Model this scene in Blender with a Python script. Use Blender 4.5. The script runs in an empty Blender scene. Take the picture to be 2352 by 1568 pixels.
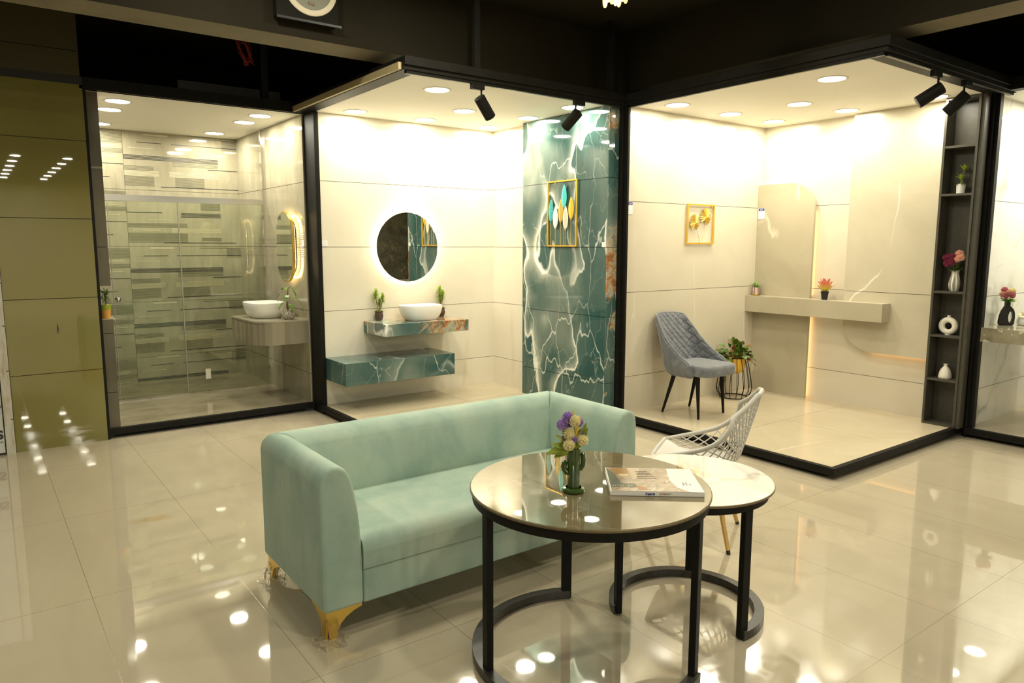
import bpy, bmesh, math, random
from mathutils import Vector, Matrix, Euler
PI = math.pi
R = math.radians
sc = bpy.context.scene
col = sc.collection

# ------------------------------------------------------------ camera, world, exposure
cam_d = bpy.data.cameras.new('camera')
cam_d.sensor_width = 36.0
cam_d.lens = 25.427
cam_d.clip_start = 0.05
cam_d.clip_end = 200
cam = bpy.data.objects.new('camera', cam_d)
col.objects.link(cam)
def cam_basis(yaw, pit, roll):
    f = Vector((math.cos(yaw)*math.cos(pit), math.sin(yaw)*math.cos(pit), -math.sin(pit)))
    r = f.cross(Vector((0, 0, 1))).normalized()
    u = r.cross(f)
    return r*math.cos(roll)+u*math.sin(roll), -r*math.sin(roll)+u*math.cos(roll), f
cr, cu, cf = cam_basis(0.929477858642486, 0.13277647594841271, 0.0017226444937557866)
cam.matrix_world = Matrix(((cr.x, cu.x, -cf.x, 0), (cr.y, cu.y, -cf.y, 0), (cr.z, cu.z, -cf.z, 1.59), (0, 0, 0, 1)))
sc.camera = cam

w = bpy.data.worlds.new('world')
sc.world = w
w.use_nodes = True
w.node_tree.nodes['Background'].inputs[0].default_value = (1.0, 0.86, 0.6, 1)
w.node_tree.nodes['Background'].inputs[1].default_value = 0.012

sc.view_settings.view_transform = 'Standard'
sc.view_settings.look = 'None'
sc.view_settings.exposure = 0.28
sc.view_settings.gamma = 1.0
sc.view_settings.use_curve_mapping = False
sc.cycles.max_bounces = 12
sc.cycles.glossy_bounces = 6
sc.cycles.transparent_max_bounces = 16

LC = (1.0, 0.945, 0.75)          # colour of the showroom lamps
P_BAY = 10.5                     # watts of one bay downlight
P_HALL = 42.0
P_SPOT = 14.0

# ------------------------------------------------------------ node helpers
def mk(name, color=(.8, .8, .8), rough=.5, metal=0.0, spec=.5, ior=1.5, coat=0.0, sheen=0.0, emit=None, es=0.0):
    m = bpy.data.materials.new(name)
    m.use_nodes = True
    b = m.node_tree.nodes['Principled BSDF']
    b.inputs['Base Color'].default_value = (*color, 1)
    b.inputs['Roughness'].default_value = rough
    b.inputs['Metallic'].default_value = metal
    b.inputs['IOR'].default_value = ior
    b.inputs['Specular IOR Level'].default_value = spec
    b.inputs['Coat Weight'].default_value = coat
    b.inputs['Coat Roughness'].default_value = 0.03
    b.inputs['Sheen Weight'].default_value = sheen
    if emit:
        b.inputs['Emission Color'].default_value = (*emit, 1)
        b.inputs['Emission Strength'].default_value = es
    m['b'] = 1
    return m

class NT:
    """small wrapper for building procedural node graphs"""
    def __init__(s, m):
        s.m = m; s.t = m.node_tree; s.b = s.t.nodes['Principled BSDF']
        s.tc = s.t.nodes.new('ShaderNodeTexCoord')
        s.co = s.tc.outputs['Object']
    def n(s, typ, **kw):
        nd = s.t.nodes.new(typ)
        for k, v in kw.items(): setattr(nd, k, v)
        return nd
    def l(s, a, b): s.t.links.new(a, b)
    def mapping(s, co=None, scale=(1, 1, 1), loc=(0, 0, 0), rot=(0, 0, 0)):
        nd = s.n('ShaderNodeMapping')
        nd.inputs['Scale'].default_value = scale; nd.inputs['Location'].default_value = loc; nd.inputs['Rotation'].default_value = rot
        s.l(co or s.co, nd.inputs['Vector']); return nd.outputs[0]
    def noise(s, scale=5, detail=4, rough=.5, dist=0, co=None, out='Fac'):
        nd = s.n('ShaderNodeTexNoise')
        nd.inputs['Scale'].default_value = scale; nd.inputs['Detail'].default_value = detail
        nd.inputs['Roughness'].default_value = rough; nd.inputs['Distortion'].default_value = dist
        s.l(co or s.co, nd.inputs['Vector']); return nd.outputs[out]
    def voro(s, scale=3, co=None, feature='DISTANCE_TO_EDGE'):
        nd = s.n('ShaderNodeTexVoronoi', feature=feature)
        nd.inputs['Scale'].default_value = scale
        s.l(co or s.co, nd.inputs['Vector']); return nd.outputs[0]
    def math(s, op, a, b=None, c=None, clamp=False):
        nd = s.n('ShaderNodeMath', operation=op, use_clamp=clamp)
        for i, v in enumerate((a, b, c)):
            if v is None: continue
            if isinstance(v, (int, float)): nd.inputs[i].default_value = v
            else: s.l(v, nd.inputs[i])
        return nd.outputs[0]
    def ramp(s, fac, stops, interp='LINEAR'):
        nd = s.n('ShaderNodeValToRGB'); r = nd.color_ramp; r.interpolation = interp
        while len(r.elements) < len(stops): r.elements.new(.5)
        for e, (p, c) in zip(r.elements, stops):
            e.position = p; e.color = (*c, 1) if len(c) == 3 else c
        s.l(fac, nd.inputs[0]); return nd.outputs[0]
    def mix(s, fac, a, b):
        nd = s.n('ShaderNodeMix', data_type='RGBA')
        for i, v in ((0, fac), (6, a), (7, b)):
            if isinstance(v, tuple): nd.inputs[i].default_value = (*v, 1)
            elif isinstance(v, (int, float)): nd.inputs[i].default_value = v
            else: s.l(v, nd.inputs[i])
        return nd.outputs[2]
    def warp(s, scale=1.5, amt=.4, co=None, detail=3):
        nz = s.noise(scale, detail, .55, 0, co, 'Color')
        a = s.n('ShaderNodeVectorMath', operation='SUBTRACT'); s.l(nz, a.inputs[0]); a.inputs[1].default_value = (.5, .5, .5)
        b = s.n('ShaderNodeVectorMath', operation='SCALE'); s.l(a.outputs[0], b.inputs[0]); b.inputs['Scale'].default_value = amt
        c = s.n('ShaderNodeVectorMath', operation='ADD'); s.l(co or s.co, c.inputs[0]); s.l(b.outputs[0], c.inputs[1])
        return c.outputs[0]
    def ridge(s, scale, width, co=None, detail=2, rough=.5, lev=.5):
        """thin line where a noise crosses a level: 1 on the line, 0 away from it"""
        v = s.noise(scale, detail, rough, 0, co)
        d = s.math('ABSOLUTE', s.math('SUBTRACT', v, lev))
        return s.math('SUBTRACT', 1.0, s.math('DIVIDE', d, width), clamp=True)
    def edge(s, scale, width, co=None):
        d = s.voro(scale, co)
        return s.math('SUBTRACT', 1.0, s.math('DIVIDE', d, width), clamp=True)
    def color(s, c): s.l(c, s.b.inputs['Base Color'])
    def rough(s, c): s.l(c, s.b.inputs['Roughness'])
    def bump(s, h, strength=.2, dist=.01):
        nd = s.n('ShaderNodeBump'); nd.inputs['Strength'].default_value = strength; nd.inputs['Distance'].default_value = dist
        s.l(h, nd.inputs['Height']); s.l(nd.outputs[0], s.b.inputs['Normal'])

def speckled(name, c0, c1, scale=8, rough=.5, **kw):
    m = mk(name, c0, rough, **kw); t = NT(m)
    t.color(t.ramp(t.noise(scale, 5, .6), [(.3, c0), (.7, c1)])); return m

def marble(name, c0, c1, vein, scale=1.0, width=.02, strength=.8, rough=.08, ior=1.5, warp=.6, cloud=1.2, vscale=(1, 1, 1)):
    m = mk(name, c0, rough, ior=ior); t = NT(m)
    co = t.mapping(scale=vscale)
    wc = t.warp(scale*.9, warp, co)
    base = t.ramp(t.noise(cloud, 6, .6, .4, wc), [(.32, c0), (.68, c1)])
    ec = t.warp(2.2, .14, t.mapping(co, rot=(R(38), R(20), R(30)), scale=(1, 1, .38)), 4)
    v = t.math('MULTIPLY', t.edge(scale*1.1, width, ec), strength)
    v = t.math('MULTIPLY', v, t.math('MULTIPLY', t.math('SUBTRACT', t.noise(scale*1.6, 2, .5, 0, t.mapping(co, loc=(3.1, .7, 5.2))), .53), 9.0, clamp=True))
    t.color(t.mix(v, base, vein)); return m

M = {}
M['floor_tile'] = m = mk('polished_beige_floor_tile', (.6, .5, .36),   .035, ior=1.95)
t = NT(m)
sx = t.n('ShaderNodeSeparateXYZ'); t.l(t.co, sx.inputs[0])
def grid_line(v, off, step, w):
    a = t.math('FRACT', t.math('DIVIDE', t.math('SUBTRACT', v, off), step))
    a = t.math('ABSOLUTE', t.math('SUBTRACT', a, .5))
    return t.math('GREATER_THAN', a, .5 - w/step)
gl = t.math('MAXIMUM', grid_line(sx.outputs[0], .33, .5935, .0012), grid_line(sx.outputs[1], .053, 1.187, .0012))
cld = t.ramp(t.noise(1.3, 6, .65, .3, t.mapping(scale=(1, .35, 1))), [(.3, (.41, .35, .245)), (.7, (.50, .435, .315))])
smudge = t.math('MULTIPLY', t.ridge(3.1, .12, t.warp(2.5, .5), 5, .7), t.math('MULTIPLY', t.math('SUBTRACT', t.noise(.55, 2, .5, 0, t.mapping(loc=(4, 2, 0))), .52), 7, clamp=True))
c = t.mix(t.math('MULTIPLY', smudge, .16), cld, (.62, .53, .38))
# the dried brown spill on the left of the aisle
dv = t.n('ShaderNodeVectorMath', operation='SUBTRACT'); t.l(t.warp(7, .12, detail=5), dv.inputs[0]); dv.inputs[1].default_value = (.74, 4.5, 0)
mp = t.mapping(dv.outputs[0], scale=(7.0, 15, 1), rot=(0, 0, R(-10)))
ln = t.n('ShaderNodeVectorMath', operation='LENGTH'); t.l(mp, ln.inputs[0])
sp = t.math('MULTIPLY', t.math('SUBTRACT', 1.0, ln.outputs['Value'], clamp=True), 1.6, clamp=True)
c = t.mix(t.math('MULTIPLY', sp, .6), c, (.40, .27, .12))
t.color(t.mix(gl, c, (.20, .15, .085)))
t.rough(t.math('ADD', .028, t.math('MULTIPLY', t.math('MAXIMUM', smudge, gl), .22)))

M['cream_onyx'] = marble('cream_onyx_tile', (.72, .66, .53), (.79, .74, .62), (.62, .52, .36), .8, .03, .35, .05)
M['beige_marble'] = marble('beige_marble_tile', (.63, .57, .44), (.70, .645, .52), (.86, .82, .71), .8, .006, .7, .25)
M['panel_marble'] = marble('sand_marble_panel', (.50, .45, .33), (.60, .54, .41), (.86, .82, .70), 1.0, .007, .9, .25)
M['taupe_marble'] = marble('taupe_marble_tile', (.42, .37, .26), (.51, .455, .33), (.86, .81, .66), 1.25, .008, .9, .22)
M['bay3_floor'] = marble('pale_beige_platform_tile', (.50, .425, .29), (.58, .50, .355), (.74, .67, .52), .8, .008, .8, .22)
M['bay2_floor'] = marble('sand_platform_tile', (.46, .39, .26), (.54, .465, .32), (.62, .55, .4), .8, .008, .8, .2)
M['white_marble'] = m = mk('white_veined_marble', (.9, .9, .85), .05, ior=1.55); t = NT(m)
wc = t.warp(1.2, .55, detail=5)
v1 = t.math('POWER', t.ridge(.75, .05, wc, 3, .5, .47), 2.0)
v2 = t.ridge(1.9, .018, t.warp(3, .3, detail=5), 3, .5)
mask = t.math('MULTIPLY', t.math('SUBTRACT', t.noise(1.4, 3, .5), .47), 8, clamp=True)
c = t.ramp(t.noise(1.5, 4), [(.3, (.80, .80, .74)), (.7, (.88, .88, .83))])
c = t.mix(t.math('MULTIPLY', t.math('MULTIPLY', v1, mask), .75), c, (.30, .29, .24))
t.color(t.mix(t.math('MULTIPLY', t.math('MULTIPLY', v2, mask), .5), c, (.38, .37, .31)))

def teal_onyx(name, rust=False, seed=0.0, rough=.04):
    m = mk(name, (.05, .12, .11), rough, ior=1.55); t = NT(m)
    co = t.mapping(loc=(seed, seed*.7, 0))
    co2 = t.mapping(co, rot=(R(28), 0, R(12)), scale=(1, 1.25, .62))
    wc = t.warp(1.1, .42, co2, 3)
    c = t.ramp(t.noise(1.5, 4, .5, .3, wc), [(.28, (.022, .07, .066)), (.46, (.045, .105, .098)), (.60, (.10, .155, .135)), (.78, (.19, .235, .20))])
    zone = t.math('MULTIPLY', t.math('SUBTRACT', t.noise(.95, 2, .5, 0, t.mapping(co2, loc=(1.3, 4.2, .4))), .34), 6, clamp=True)
    w2 = t.warp(4.5, .13, wc, 5)
    d = t.math('SUBTRACT', t.noise(1.25, 2, .5, 0, w2), .50)
    side = t.math('MULTIPLY', t.math('SUBTRACT', 1.0, t.math('DIVIDE', d, .09), clamp=True), t.math('MULTIPLY', d, 90.0, clamp=True))
    fade = t.math('MULTIPLY', t.math('POWER', side, 1.9), zone)
    c = t.mix(t.math('MULTIPLY', fade, .72), c, (.66, .68, .58))
    core = t.math('POWER', t.math('SUBTRACT', 1.0, t.math('DIVIDE', t.math('ABSOLUTE', t.math('SUBTRACT', d, .006)), .011), clamp=True), .8)
    c = t.mix(t.math('MULTIPLY', core, zone), c, (.90, .90, .82))
    thin = t.edge(1.5, .010, t.warp(2.2, .42, t.mapping(co, rot=(R(-32), R(8), 0), scale=(1.3, 1.5, .62)), 3))
    msk = t.math('MULTIPLY', t.math('SUBTRACT', t.noise(1.3, 2, .5, 0, co), .40), 6, clamp=True)
    c = t.mix(t.math('MULTIPLY', t.math('MULTIPLY', thin, msk), .75), c, (.78, .82, .74))
    th2 = t.edge(3.1, .012, t.warp(3.2, .4, t.mapping(co, rot=(R(35), 0, 0), scale=(1, 1.2, .6)), 3))
    c = t.mix(t.math('MULTIPLY', th2, t.math('MULTIPLY', msk, .25)), c, (.70, .74, .66))
    if rust:
        rm = t.math('MULTIPLY', t.math('SUBTRACT', t.noise(2.3, 4, .6, .4, t.mapping(co, loc=(2.2, 0, 1.4))), .50), 16, clamp=True)
        rc = t.ramp(t.noise(9, 6, .7, .8, co), [(.35, (.20, .22, .17)), (.47, (.45, .43, .33)), (.55, (.42, .20, .07)), (.62, (.24, .09, .03)), (.75, (.5, .48, .38))])
        c = t.mix(rm, c, rc)
    t.color(c); return m
M['teal'] = teal_onyx('teal_onyx', False, 0.0)
M['teal_rust'] = teal_onyx('teal_onyx_with_rust', True, .35)
M['teal_vanity'] = teal_onyx('teal_onyx_vanity', True, 3.1)
M['teal_shelf'] = teal_onyx('teal_onyx_shelf', False, 5.3)
M['dark_marble'] = m = mk('dark_brown_marble', (.06, .055, .035), .12); t = NT(m)
c = t.ramp(t.noise(2.2, 6, .65, .5), [(.3, (.07, .068, .045)), (.6, (.20, .185, .125))])
e = t.edge(5, .03, t.warp(4, .5, detail=5))
e = t.math('MULTIPLY', e, t.math('MULTIPLY', t.math('SUBTRACT', t.noise(3, 4), .45), 7, clamp=True))
t.color(t.mix(e, c, (.55, .38, .18)))

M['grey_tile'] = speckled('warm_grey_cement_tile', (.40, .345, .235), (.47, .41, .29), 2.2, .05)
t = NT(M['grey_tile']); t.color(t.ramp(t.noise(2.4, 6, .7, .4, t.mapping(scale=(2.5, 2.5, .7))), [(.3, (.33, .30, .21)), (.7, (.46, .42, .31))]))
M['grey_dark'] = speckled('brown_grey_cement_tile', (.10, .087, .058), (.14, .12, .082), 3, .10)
M['bay1_floor'] = m = mk('glossy_grey_stone_floor', (.25, .21, .14), .05, ior=1.6); t = NT(m)
t.color(t.ramp(t.noise(2.2, 7, .7, .5, t.mapping(scale=(1, 2.2, 1))), [(.3, (.19, .16, .10)), (.5, (.30, .26, .175)), (.72, (.38, .33, .23))]))
t.bump(t.noise(9, 4, .6, 1.0), .05, .02)
M['stave'] = m = mk('grey_stone_stave', (.3, .26, .18), .15); t = NT(m)
sx = t.n('ShaderNodeSeparateXYZ'); t.l(t.co, sx.inputs[0])
nn = t.n('ShaderNodeTexWhiteNoise', noise_dimensions='3D'); vv = t.n('ShaderNodeCombineXYZ'); t.l(t.math('FLOOR', t.math('MULTIPLY', t.math('ADD', sx.outputs[0], t.math('MULTIPLY', sx.outputs[1], -1.3)), 22)), vv.inputs[0])
t.l(vv.outputs[0], nn.inputs['Vector'])
t.color(t.ramp(t.math('ADD', t.math('MULTIPLY', nn.outputs[0], .75), t.math('MULTIPLY', t.noise(12, 4), .25)), [(.2, (.22, .195, .135)), (.8, (.32, .285, .20))]))
M['stripe_dark'] = mk('dark_inlay', (.035, .038, .045), .2)
M['stripe_olive'] = mk('olive_inlay', (.15, .145, .095), .25)
M['stripe_light'] = mk('pale_inlay', (.68, .60, .43), .3)
M['olive_glass'] = m = mk('olive_lacquered_panel', (.2, .17, .05), .012, ior=1.6); t = NT(m)
t.color(t.ramp(t.noise(1.1, 3), [(.3, (.175, .155, .045)), (.7, (.215, .19, .06))]))
M['joint'] = mk('dark_joint', (.10, .085, .06), .8)
M['joint_light'] = mk('beige_joint', (.12, .095, .06), .8)
M['white_paint'] = speckled('white_ceiling_paint', (.84, .81, .72), (.88, .85, .76), 1.5, .6)
M['black_metal'] = speckled('black_powder_coated_steel', (.009, .0086, .0073), (.013, .0122, .010), 12, .5, spec=.12)
M['black_soft'] = mk('matt_black', (.012, .012, .011), .5)
M['dark_ceiling'] = speckled('dark_painted_ceiling', (.016, .0135, .0075), (.020, .017, .0095), 2, .8, spec=.1)
M['black_wall'] = speckled('black_painted_wall', (.010, .0098, .008), (.014, .0135, .010), 2, .8, spec=.1)
M['beam_plaster'] = m = mk('taupe_plaster_beam', (.17, .14, .085), .8); t = NT(m)
t.color(t.ramp(t.noise(4, 6, .7), [(.3, (.15, .125, .075)), (.7, (.20, .17, .105))]))
M['chrome'] = mk('chrome', (.82, .82, .80), .12, 1.0)
M['steel'] = mk('brushed_steel', (.62, .61, .57), .3, 1.0)
M['mirror'] = mk('mirror_silver', (.93, .94, .92), .005, 1.0)
M['gold'] = mk('polished_gold', (.95, .66, .16), .28, .85)
M['gold_paint'] = mk('gold_paint', (.80, .50, .07), .35, .55)
M['brass'] = mk('bronze_edge', (.17, .125, .06), .5, .3)
M['ceramic'] = mk('white_glazed_ceramic', (.88, .87, .82), .12, coat=.3)
M['matt_white'] = mk('matt_ivory_ceramic', (.80, .75, .64), .6)
M['led'] = mk('warm_led', (1, .9, .7), .5, emit=(1.0, .88, .64), es=15)
M['led_round'] = mk('led_halo', (1, .9, .7), .5, emit=(1.0, .88, .62), es=26)
M['led_amber'] = mk('amber_led', (1, .8, .5), .5, emit=(1.0, .58, .26), es=4)
M['led_soft'] = mk('soft_hidden_led', (1, .9, .7), .5, emit=(1.0, .80, .52), es=6)
M['lamp'] = mk('lamp_diffuser', (1, 1, .95), .5, emit=(1.0, .95, .82), es=16)
M['bezel'] = mk('shadow_toned_bezel', (.62, .58, .48), .4)  # toned below white to paint the shadow line round each light

def glass_mat(name, tint, refl_ior=1.5, rough=0.0):
    m = bpy.data.materials.new(name); m.use_nodes = True; t = m.node_tree
    for nd in list(t.nodes):
        if nd.type != 'OUTPUT_MATERIAL': t.nodes.remove(nd)
    o = [nd for nd in t.nodes if nd.type == 'OUTPUT_MATERIAL'][0]
    tr = t.nodes.new('ShaderNodeBsdfTransparent'); tr.inputs[0].default_value = (*tint, 1)
    gl = t.nodes.new('ShaderNodeBsdfGlossy'); gl.inputs['Roughness'].default_value = rough
    fr = t.nodes.new('ShaderNodeFresnel'); fr.inputs['IOR'].default_value = refl_ior
    mx = t.nodes.new('ShaderNodeMixShader')
    t.links.new(fr.outputs[0], mx.inputs[0]); t.links.new(tr.outputs[0], mx.inputs[1]); t.links.new(gl.outputs[0], mx.inputs[2])
    t.links.new(mx.outputs[0], o.inputs['Surface']); return m
M['glass'] = glass_mat('shower_glass', (.93, .96, .90))
M['film'] = glass_mat('clear_plastic_film', (.97, .96, .94), 1.22, .3)

# ------------------------------------------------------------ mesh builder
class MB:
    def __init__(s): s.v = []; s.f = []; s.m = []; s.s = []
    def add(s, vs, fs, mi=0, sm=False):
        o = len(s.v); s.v += [tuple(v) for v in vs]
        for f in fs: s.f.append(tuple(i+o for i in f)); s.m.append(mi); s.s.append(sm)
        return s
    def box(s, a, b, mi=0):
        x0, x1 = sorted((a[0], b[0])); y0, y1 = sorted((a[1], b[1])); z0, z1 = sorted((a[2], b[2]))
        vs = [(x, y, z) for z in (z0, z1) for y in (y0, y1) for x in (x0, x1)]
        return s.add(vs, [(0, 2, 3, 1), (4, 5, 7, 6), (0, 1, 5, 4), (2, 6, 7, 3), (0, 4, 6, 2), (1, 3, 7, 5)], mi)
    def prism(s, pts, axis, a, b, mi=0, sm=False):
        """extrude a 2-D outline along an axis; outline coordinates are the two other axes in order"""
        def P(p, t):
            return {'x': (t, p[0], p[1]), 'y': (p[0], t, p[1]), 'z': (p[0], p[1], t)}[axis]
        n = len(pts); vs = [P(p, a) for p in pts]+[P(p, b) for p in pts]
        fs = [(i, (i+1) % n, n+(i+1) % n, n+i) for i in range(n)]
        s.add(vs, fs, mi, sm); o = len(s.v)-2*n
        s.f.append(tuple(o+i for i in range(n))); s.m.append(mi); s.s.append(False)
        s.f.append(tuple(o+n+i for i in reversed(range(n)))); s.m.append(mi); s.s.append(False)
        return s
    def lathe(s, prof, c=(0, 0, 0), seg=32, mi=0, sm=True, rib=None, cap=True):
        vs = []; n = len(prof)
        for k in range(seg):
            a = 2*PI*k/seg; q = 1.0 if rib is None else 1+rib[1]*math.cos(rib[0]*a)
            for r, z in prof: vs.append((c[0]+r*q*math.cos(a), c[1]+r*q*math.sin(a), c[2]+z))
        fs = [(k*n+i, ((k+1) % seg)*n+i, ((k+1) % seg)*n+i+1, k*n+i+1) for k in range(seg) for i in range(n-1)]
        s.add(vs, fs, mi, sm)
        if cap:
            o = len(s.v)-n*seg
            if prof[0][0] > 1e-5: s.f.append(tuple(o+k*n for k in reversed(range(seg)))); s.m.append(mi); s.s.append(False)
            if prof[-1][0] > 1e-5: s.f.append(tuple(o+k*n+n-1 for k in range(seg))); s.m.append(mi); s.s.append(False)
        return s
    def tube(s, pts, r, seg=8, mi=0, closed=False, sm=True):
        pts = [Vector(p) for p in pts]; n = len(pts)
        rs = r if isinstance(r, (list, tuple)) else [r]*n
        up = None; vs = []
        for i, p in enumerate(pts):
            if closed: d = pts[(i+1) % n]-pts[i-1]
            else: d = pts[min(i+1, n-1)]-pts[max(i-1, 0)]
            d = d.normalized() if d.length > 1e-9 else Vector((0, 0, 1))
            if up is None: up = Vector((0, 0, 1)) if abs(d.z) < .9 else Vector((1, 0, 0))
            a = d.cross(up)
            if a.length < 1e-6: a = d.cross(Vector((0, 1, 0)))
            a.normalize(); b = a.cross(d).normalized(); up = b
            for k in range(seg):
                t = 2*PI*k/seg+PI/seg; vs.append(p+(a*math.cos(t)+b*math.sin(t))*rs[i])
        m = n if closed else n-1
        fs = [(i*seg+k, i*seg+(k+1) % seg, ((i+1) % n)*seg+(k+1) % seg, ((i+1) % n)*seg+k) for i in range(m) for k in range(seg)]
        s.add(vs, fs, mi, sm)
        if not closed:
            o = len(s.v)-n*seg
            s.f.append(tuple(o+k for k in reversed(range(seg)))); s.m.append(mi); s.s.append(False)
            s.f.append(tuple(o+(n-1)*seg+k for k in range(seg))); s.m.append(mi); s.s.append(False)
        return s
    def grid(s, fn, nu, nv, mi=0, sm=True, closed_u=False):
        vs = [fn(i/nu, j/nv) for i in range(nu+(0 if closed_u else 1)) for j in range(nv+1)]
        m = nu if closed_u else nu+1
        fs = [(i*(nv+1)+j, ((i+1) % m)*(nv+1)+j, ((i+1) % m)*(nv+1)+j+1, i*(nv+1)+j+1) for i in range(nu) for j in range(nv)]
        return s.add(vs, fs, mi, sm)
    def ball(s, c, r, seg=16, rings=10, mi=0, sc=(1, 1, 1)):
        prof = [(r*math.sin(PI*i/rings), -r*math.cos(PI*i/rings)) for i in range(rings+1)]
        o = len(s.v); s.lathe([(max(p[0], 1e-4), p[1]) for p in prof], (0, 0, 0), seg, mi, True, cap=False)
        for i in range(o, len(s.v)):
            v = s.v[i]; s.v[i] = (c[0]+v[0]*sc[0], c[1]+v[1]*sc[1], c[2]+v[2]*sc[2])
        return s
    def leaf(s, base, d, length, width, droop=.3, fold=.12, mi=0, n=6, up=(0, 0, 1), tip=1.0, shape=None):
        """a folded blade with a midrib that droops along its length"""
        base = Vector(base); d = Vector(d).normalized(); upv = Vector(up)
        side = d.cross(upv)
        if side.length < 1e-3: side = d.cross(Vector((1, 0, 0)))
        side.normalize(); nrm = side.cross(d).normalized(); vs = []
        p = base.copy(); dd = d.copy()
        for i in range(n+1):
            t = i/n
            wd = width*(shape(t) if shape else math.sin(PI*min(1, t**.8*.97+.02))**.8)
            sd = dd.cross(nrm).normalized()
            vs += [p-sd*wd*.5+nrm*wd*fold, p, p+sd*wd*.5+nrm*wd*fold]
            dd = (dd-Vector((0, 0, 1))*droop/n*(1+t)).normalized(); p = p+dd*(length/n)
        fs = []
        for i in range(n):
            a = i*3; fs += [(a, a+1, a+4, a+3), (a+1, a+2, a+5, a+4)]
        return s.add(vs, fs, mi, True)
    def xf(s, mat, start=0):
        for i in range(start, len(s.v)): s.v[i] = tuple(mat @ Vector(s.v[i]))
        return s
    def build(s, name, mats, parent=None, loc=None, bevel=0, bseg=2, bang=40, subsurf=0, solid=0):
        me = bpy.data.meshes.new(name); me.from_pydata(s.v, [], s.f)
        if not isinstance(mats, (list, tuple)): mats = [mats]
        for mm in mats: me.materials.append(mm if not isinstance(mm, str) else M[mm])
        me.polygons.foreach_set('material_index', s.m); me.polygons.foreach_set('use_smooth', s.s)
        me.update()
        bm = bmesh.new(); bm.from_mesh(me); bmesh.ops.recalc_face_normals(bm, faces=bm.faces[:]); bm.to_mesh(me); bm.free()
        if any(s.s): me.set_sharp_from_angle(angle=R(38))
        o = bpy.data.objects.new(name, me); col.objects.link(o)
        if parent: o.parent = parent
        if loc: o.location = loc
        if solid:
            md = o.modifiers.new('solid', 'SOLIDIFY'); md.thickness = solid; md.offset = 0
        if bevel:
            md = o.modifiers.new('bevel', 'BEVEL'); md.width = bevel; md.segments = bseg; md.limit_method = 'ANGLE'; md.angle_limit = R(bang)
            md.harden_normals = False
        if subsurf:
            md = o.modifiers.new('sub', 'SUBSURF'); md.levels = subsurf; md.render_levels = subsurf
        return o

def tag(o, label=None, cat=None, group=None, kind=None):
    if label: o['label'] = label
    if cat: o['category'] = cat
    if group: o['group'] = group
    if kind: o['kind'] = kind
    return o
def thing(name, label, cat, loc=(0, 0, 0), rz=0, group=None):
    o = bpy.data.objects.new(name, None); col.objects.link(o)
    o.empty_display_size = .05; o.location = loc; o.rotation_euler = (0, 0, rz)
    return tag(o, label, cat, group)
def struct(name, mb, mats, label, cat, **kw):
    o = mb.build(name, mats, **kw); return tag(o, label, cat, kind='structure')
def lettering(name, body, size, mat, parent, matrix, font_shear=0, bold=0, ext=.0004):
    cu_ = bpy.data.curves.new(name, 'FONT'); cu_.body = body; cu_.size = size; cu_.extrude = ext; cu_.shear = font_shear; cu_.offset = bold
    tmp = bpy.data.objects.new(name, cu_); col.objects.link(tmp)
    dg = bpy.context.evaluated_depsgraph_get(); me = bpy.data.meshes.new_from_object(tmp.evaluated_get(dg))
    bpy.data.objects.remove(tmp)
    me.materials.clear(); me.materials.append(mat); me.transform(matrix)
    o = bpy.data.objects.new(name, me); col.objects.link(o)
    if parent: o.parent = parent
    return o
def slab_wall(axis, face, back, a0, a1, zs, aseams=(), gap=.004, mi=0):
    """tiled wall: slabs with real joints in front of a dark bed. axis = the axis the wall faces along"""
    mb = MB(); d = 1 if back > face else -1
    asl = [a0]+list(aseams)+[a1]
    for i in range(len(zs)-1):
        for j in range(len(asl)-1):
            g0 = gap/2 if i else 0; g1 = gap/2 if i < len(zs)-2 else 0; h0 = gap/2 if j else 0; h1 = gap/2 if j < len(asl)-2 else 0
            za, zb = zs[i]+g0, zs[i+1]-g1; aa, ab = asl[j]+h0, asl[j+1]-h1
            if axis == 'x': mb.box((face, aa, za), (face+d*.012, ab, zb), mi)
            else: mb.box((aa, face, za), (ab, face+d*.012, zb), mi)
    f2 = face+d*.0105
    if axis == 'x': mb.box((f2, a0, zs[0]), (back, a1, zs[-1]), mi+1)
    else: mb.box((a0, f2, zs[0]), (a1, back, zs[-1]), mi+1)
    return mb

# ------------------------------------------------------------ the hall
PZ = .08      # platform top
CZ = 2.775    # ceiling of the display bays
HZ = 3.44     # ceiling of the hall
b = MB().box((-8, -14, -.1), (14, 6.66, 0)); struct('floor', b, 'floor_tile', 'polished beige porcelain tile floor of the showroom aisle', 'floor')
b = MB().box((-8, -14, HZ), (12, 10.2, HZ+.1)); struct('ceiling', b, 'dark_ceiling', 'dark painted ceiling high above the display bays', 'ceiling')
b = MB().box((-8, -14.2, 0), (14, -14, 3.6)); struct('wall_rear', b, 'beige_marble', 'far cream wall behind the viewer', 'wall')
b = MB().box((-8.2, -14, 0), (-8, 7, 3.6)); struct('wall_left', b, 'beige_marble', 'far left wall of the showroom', 'wall')
b = MB().box((-8, 8.78, 2.86), (12, 8.9, HZ)); struct('wall_back', b, 'black_wall', 'black wall above the display bays', 'wall')
# dark marble display wall seen in the round mirror
b = slab_wall('y', -3.0, -3.15, 3.6, 12, [0, .6, 1.2, 1.8, 2.4, 3.44], (4.8, 6, 7.2, 8.4, 9.6), .004)
struct('wall_opposite', b, ['dark_marble', 'joint'], 'dark brown veined marble wall across the aisle', 'wall')
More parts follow.
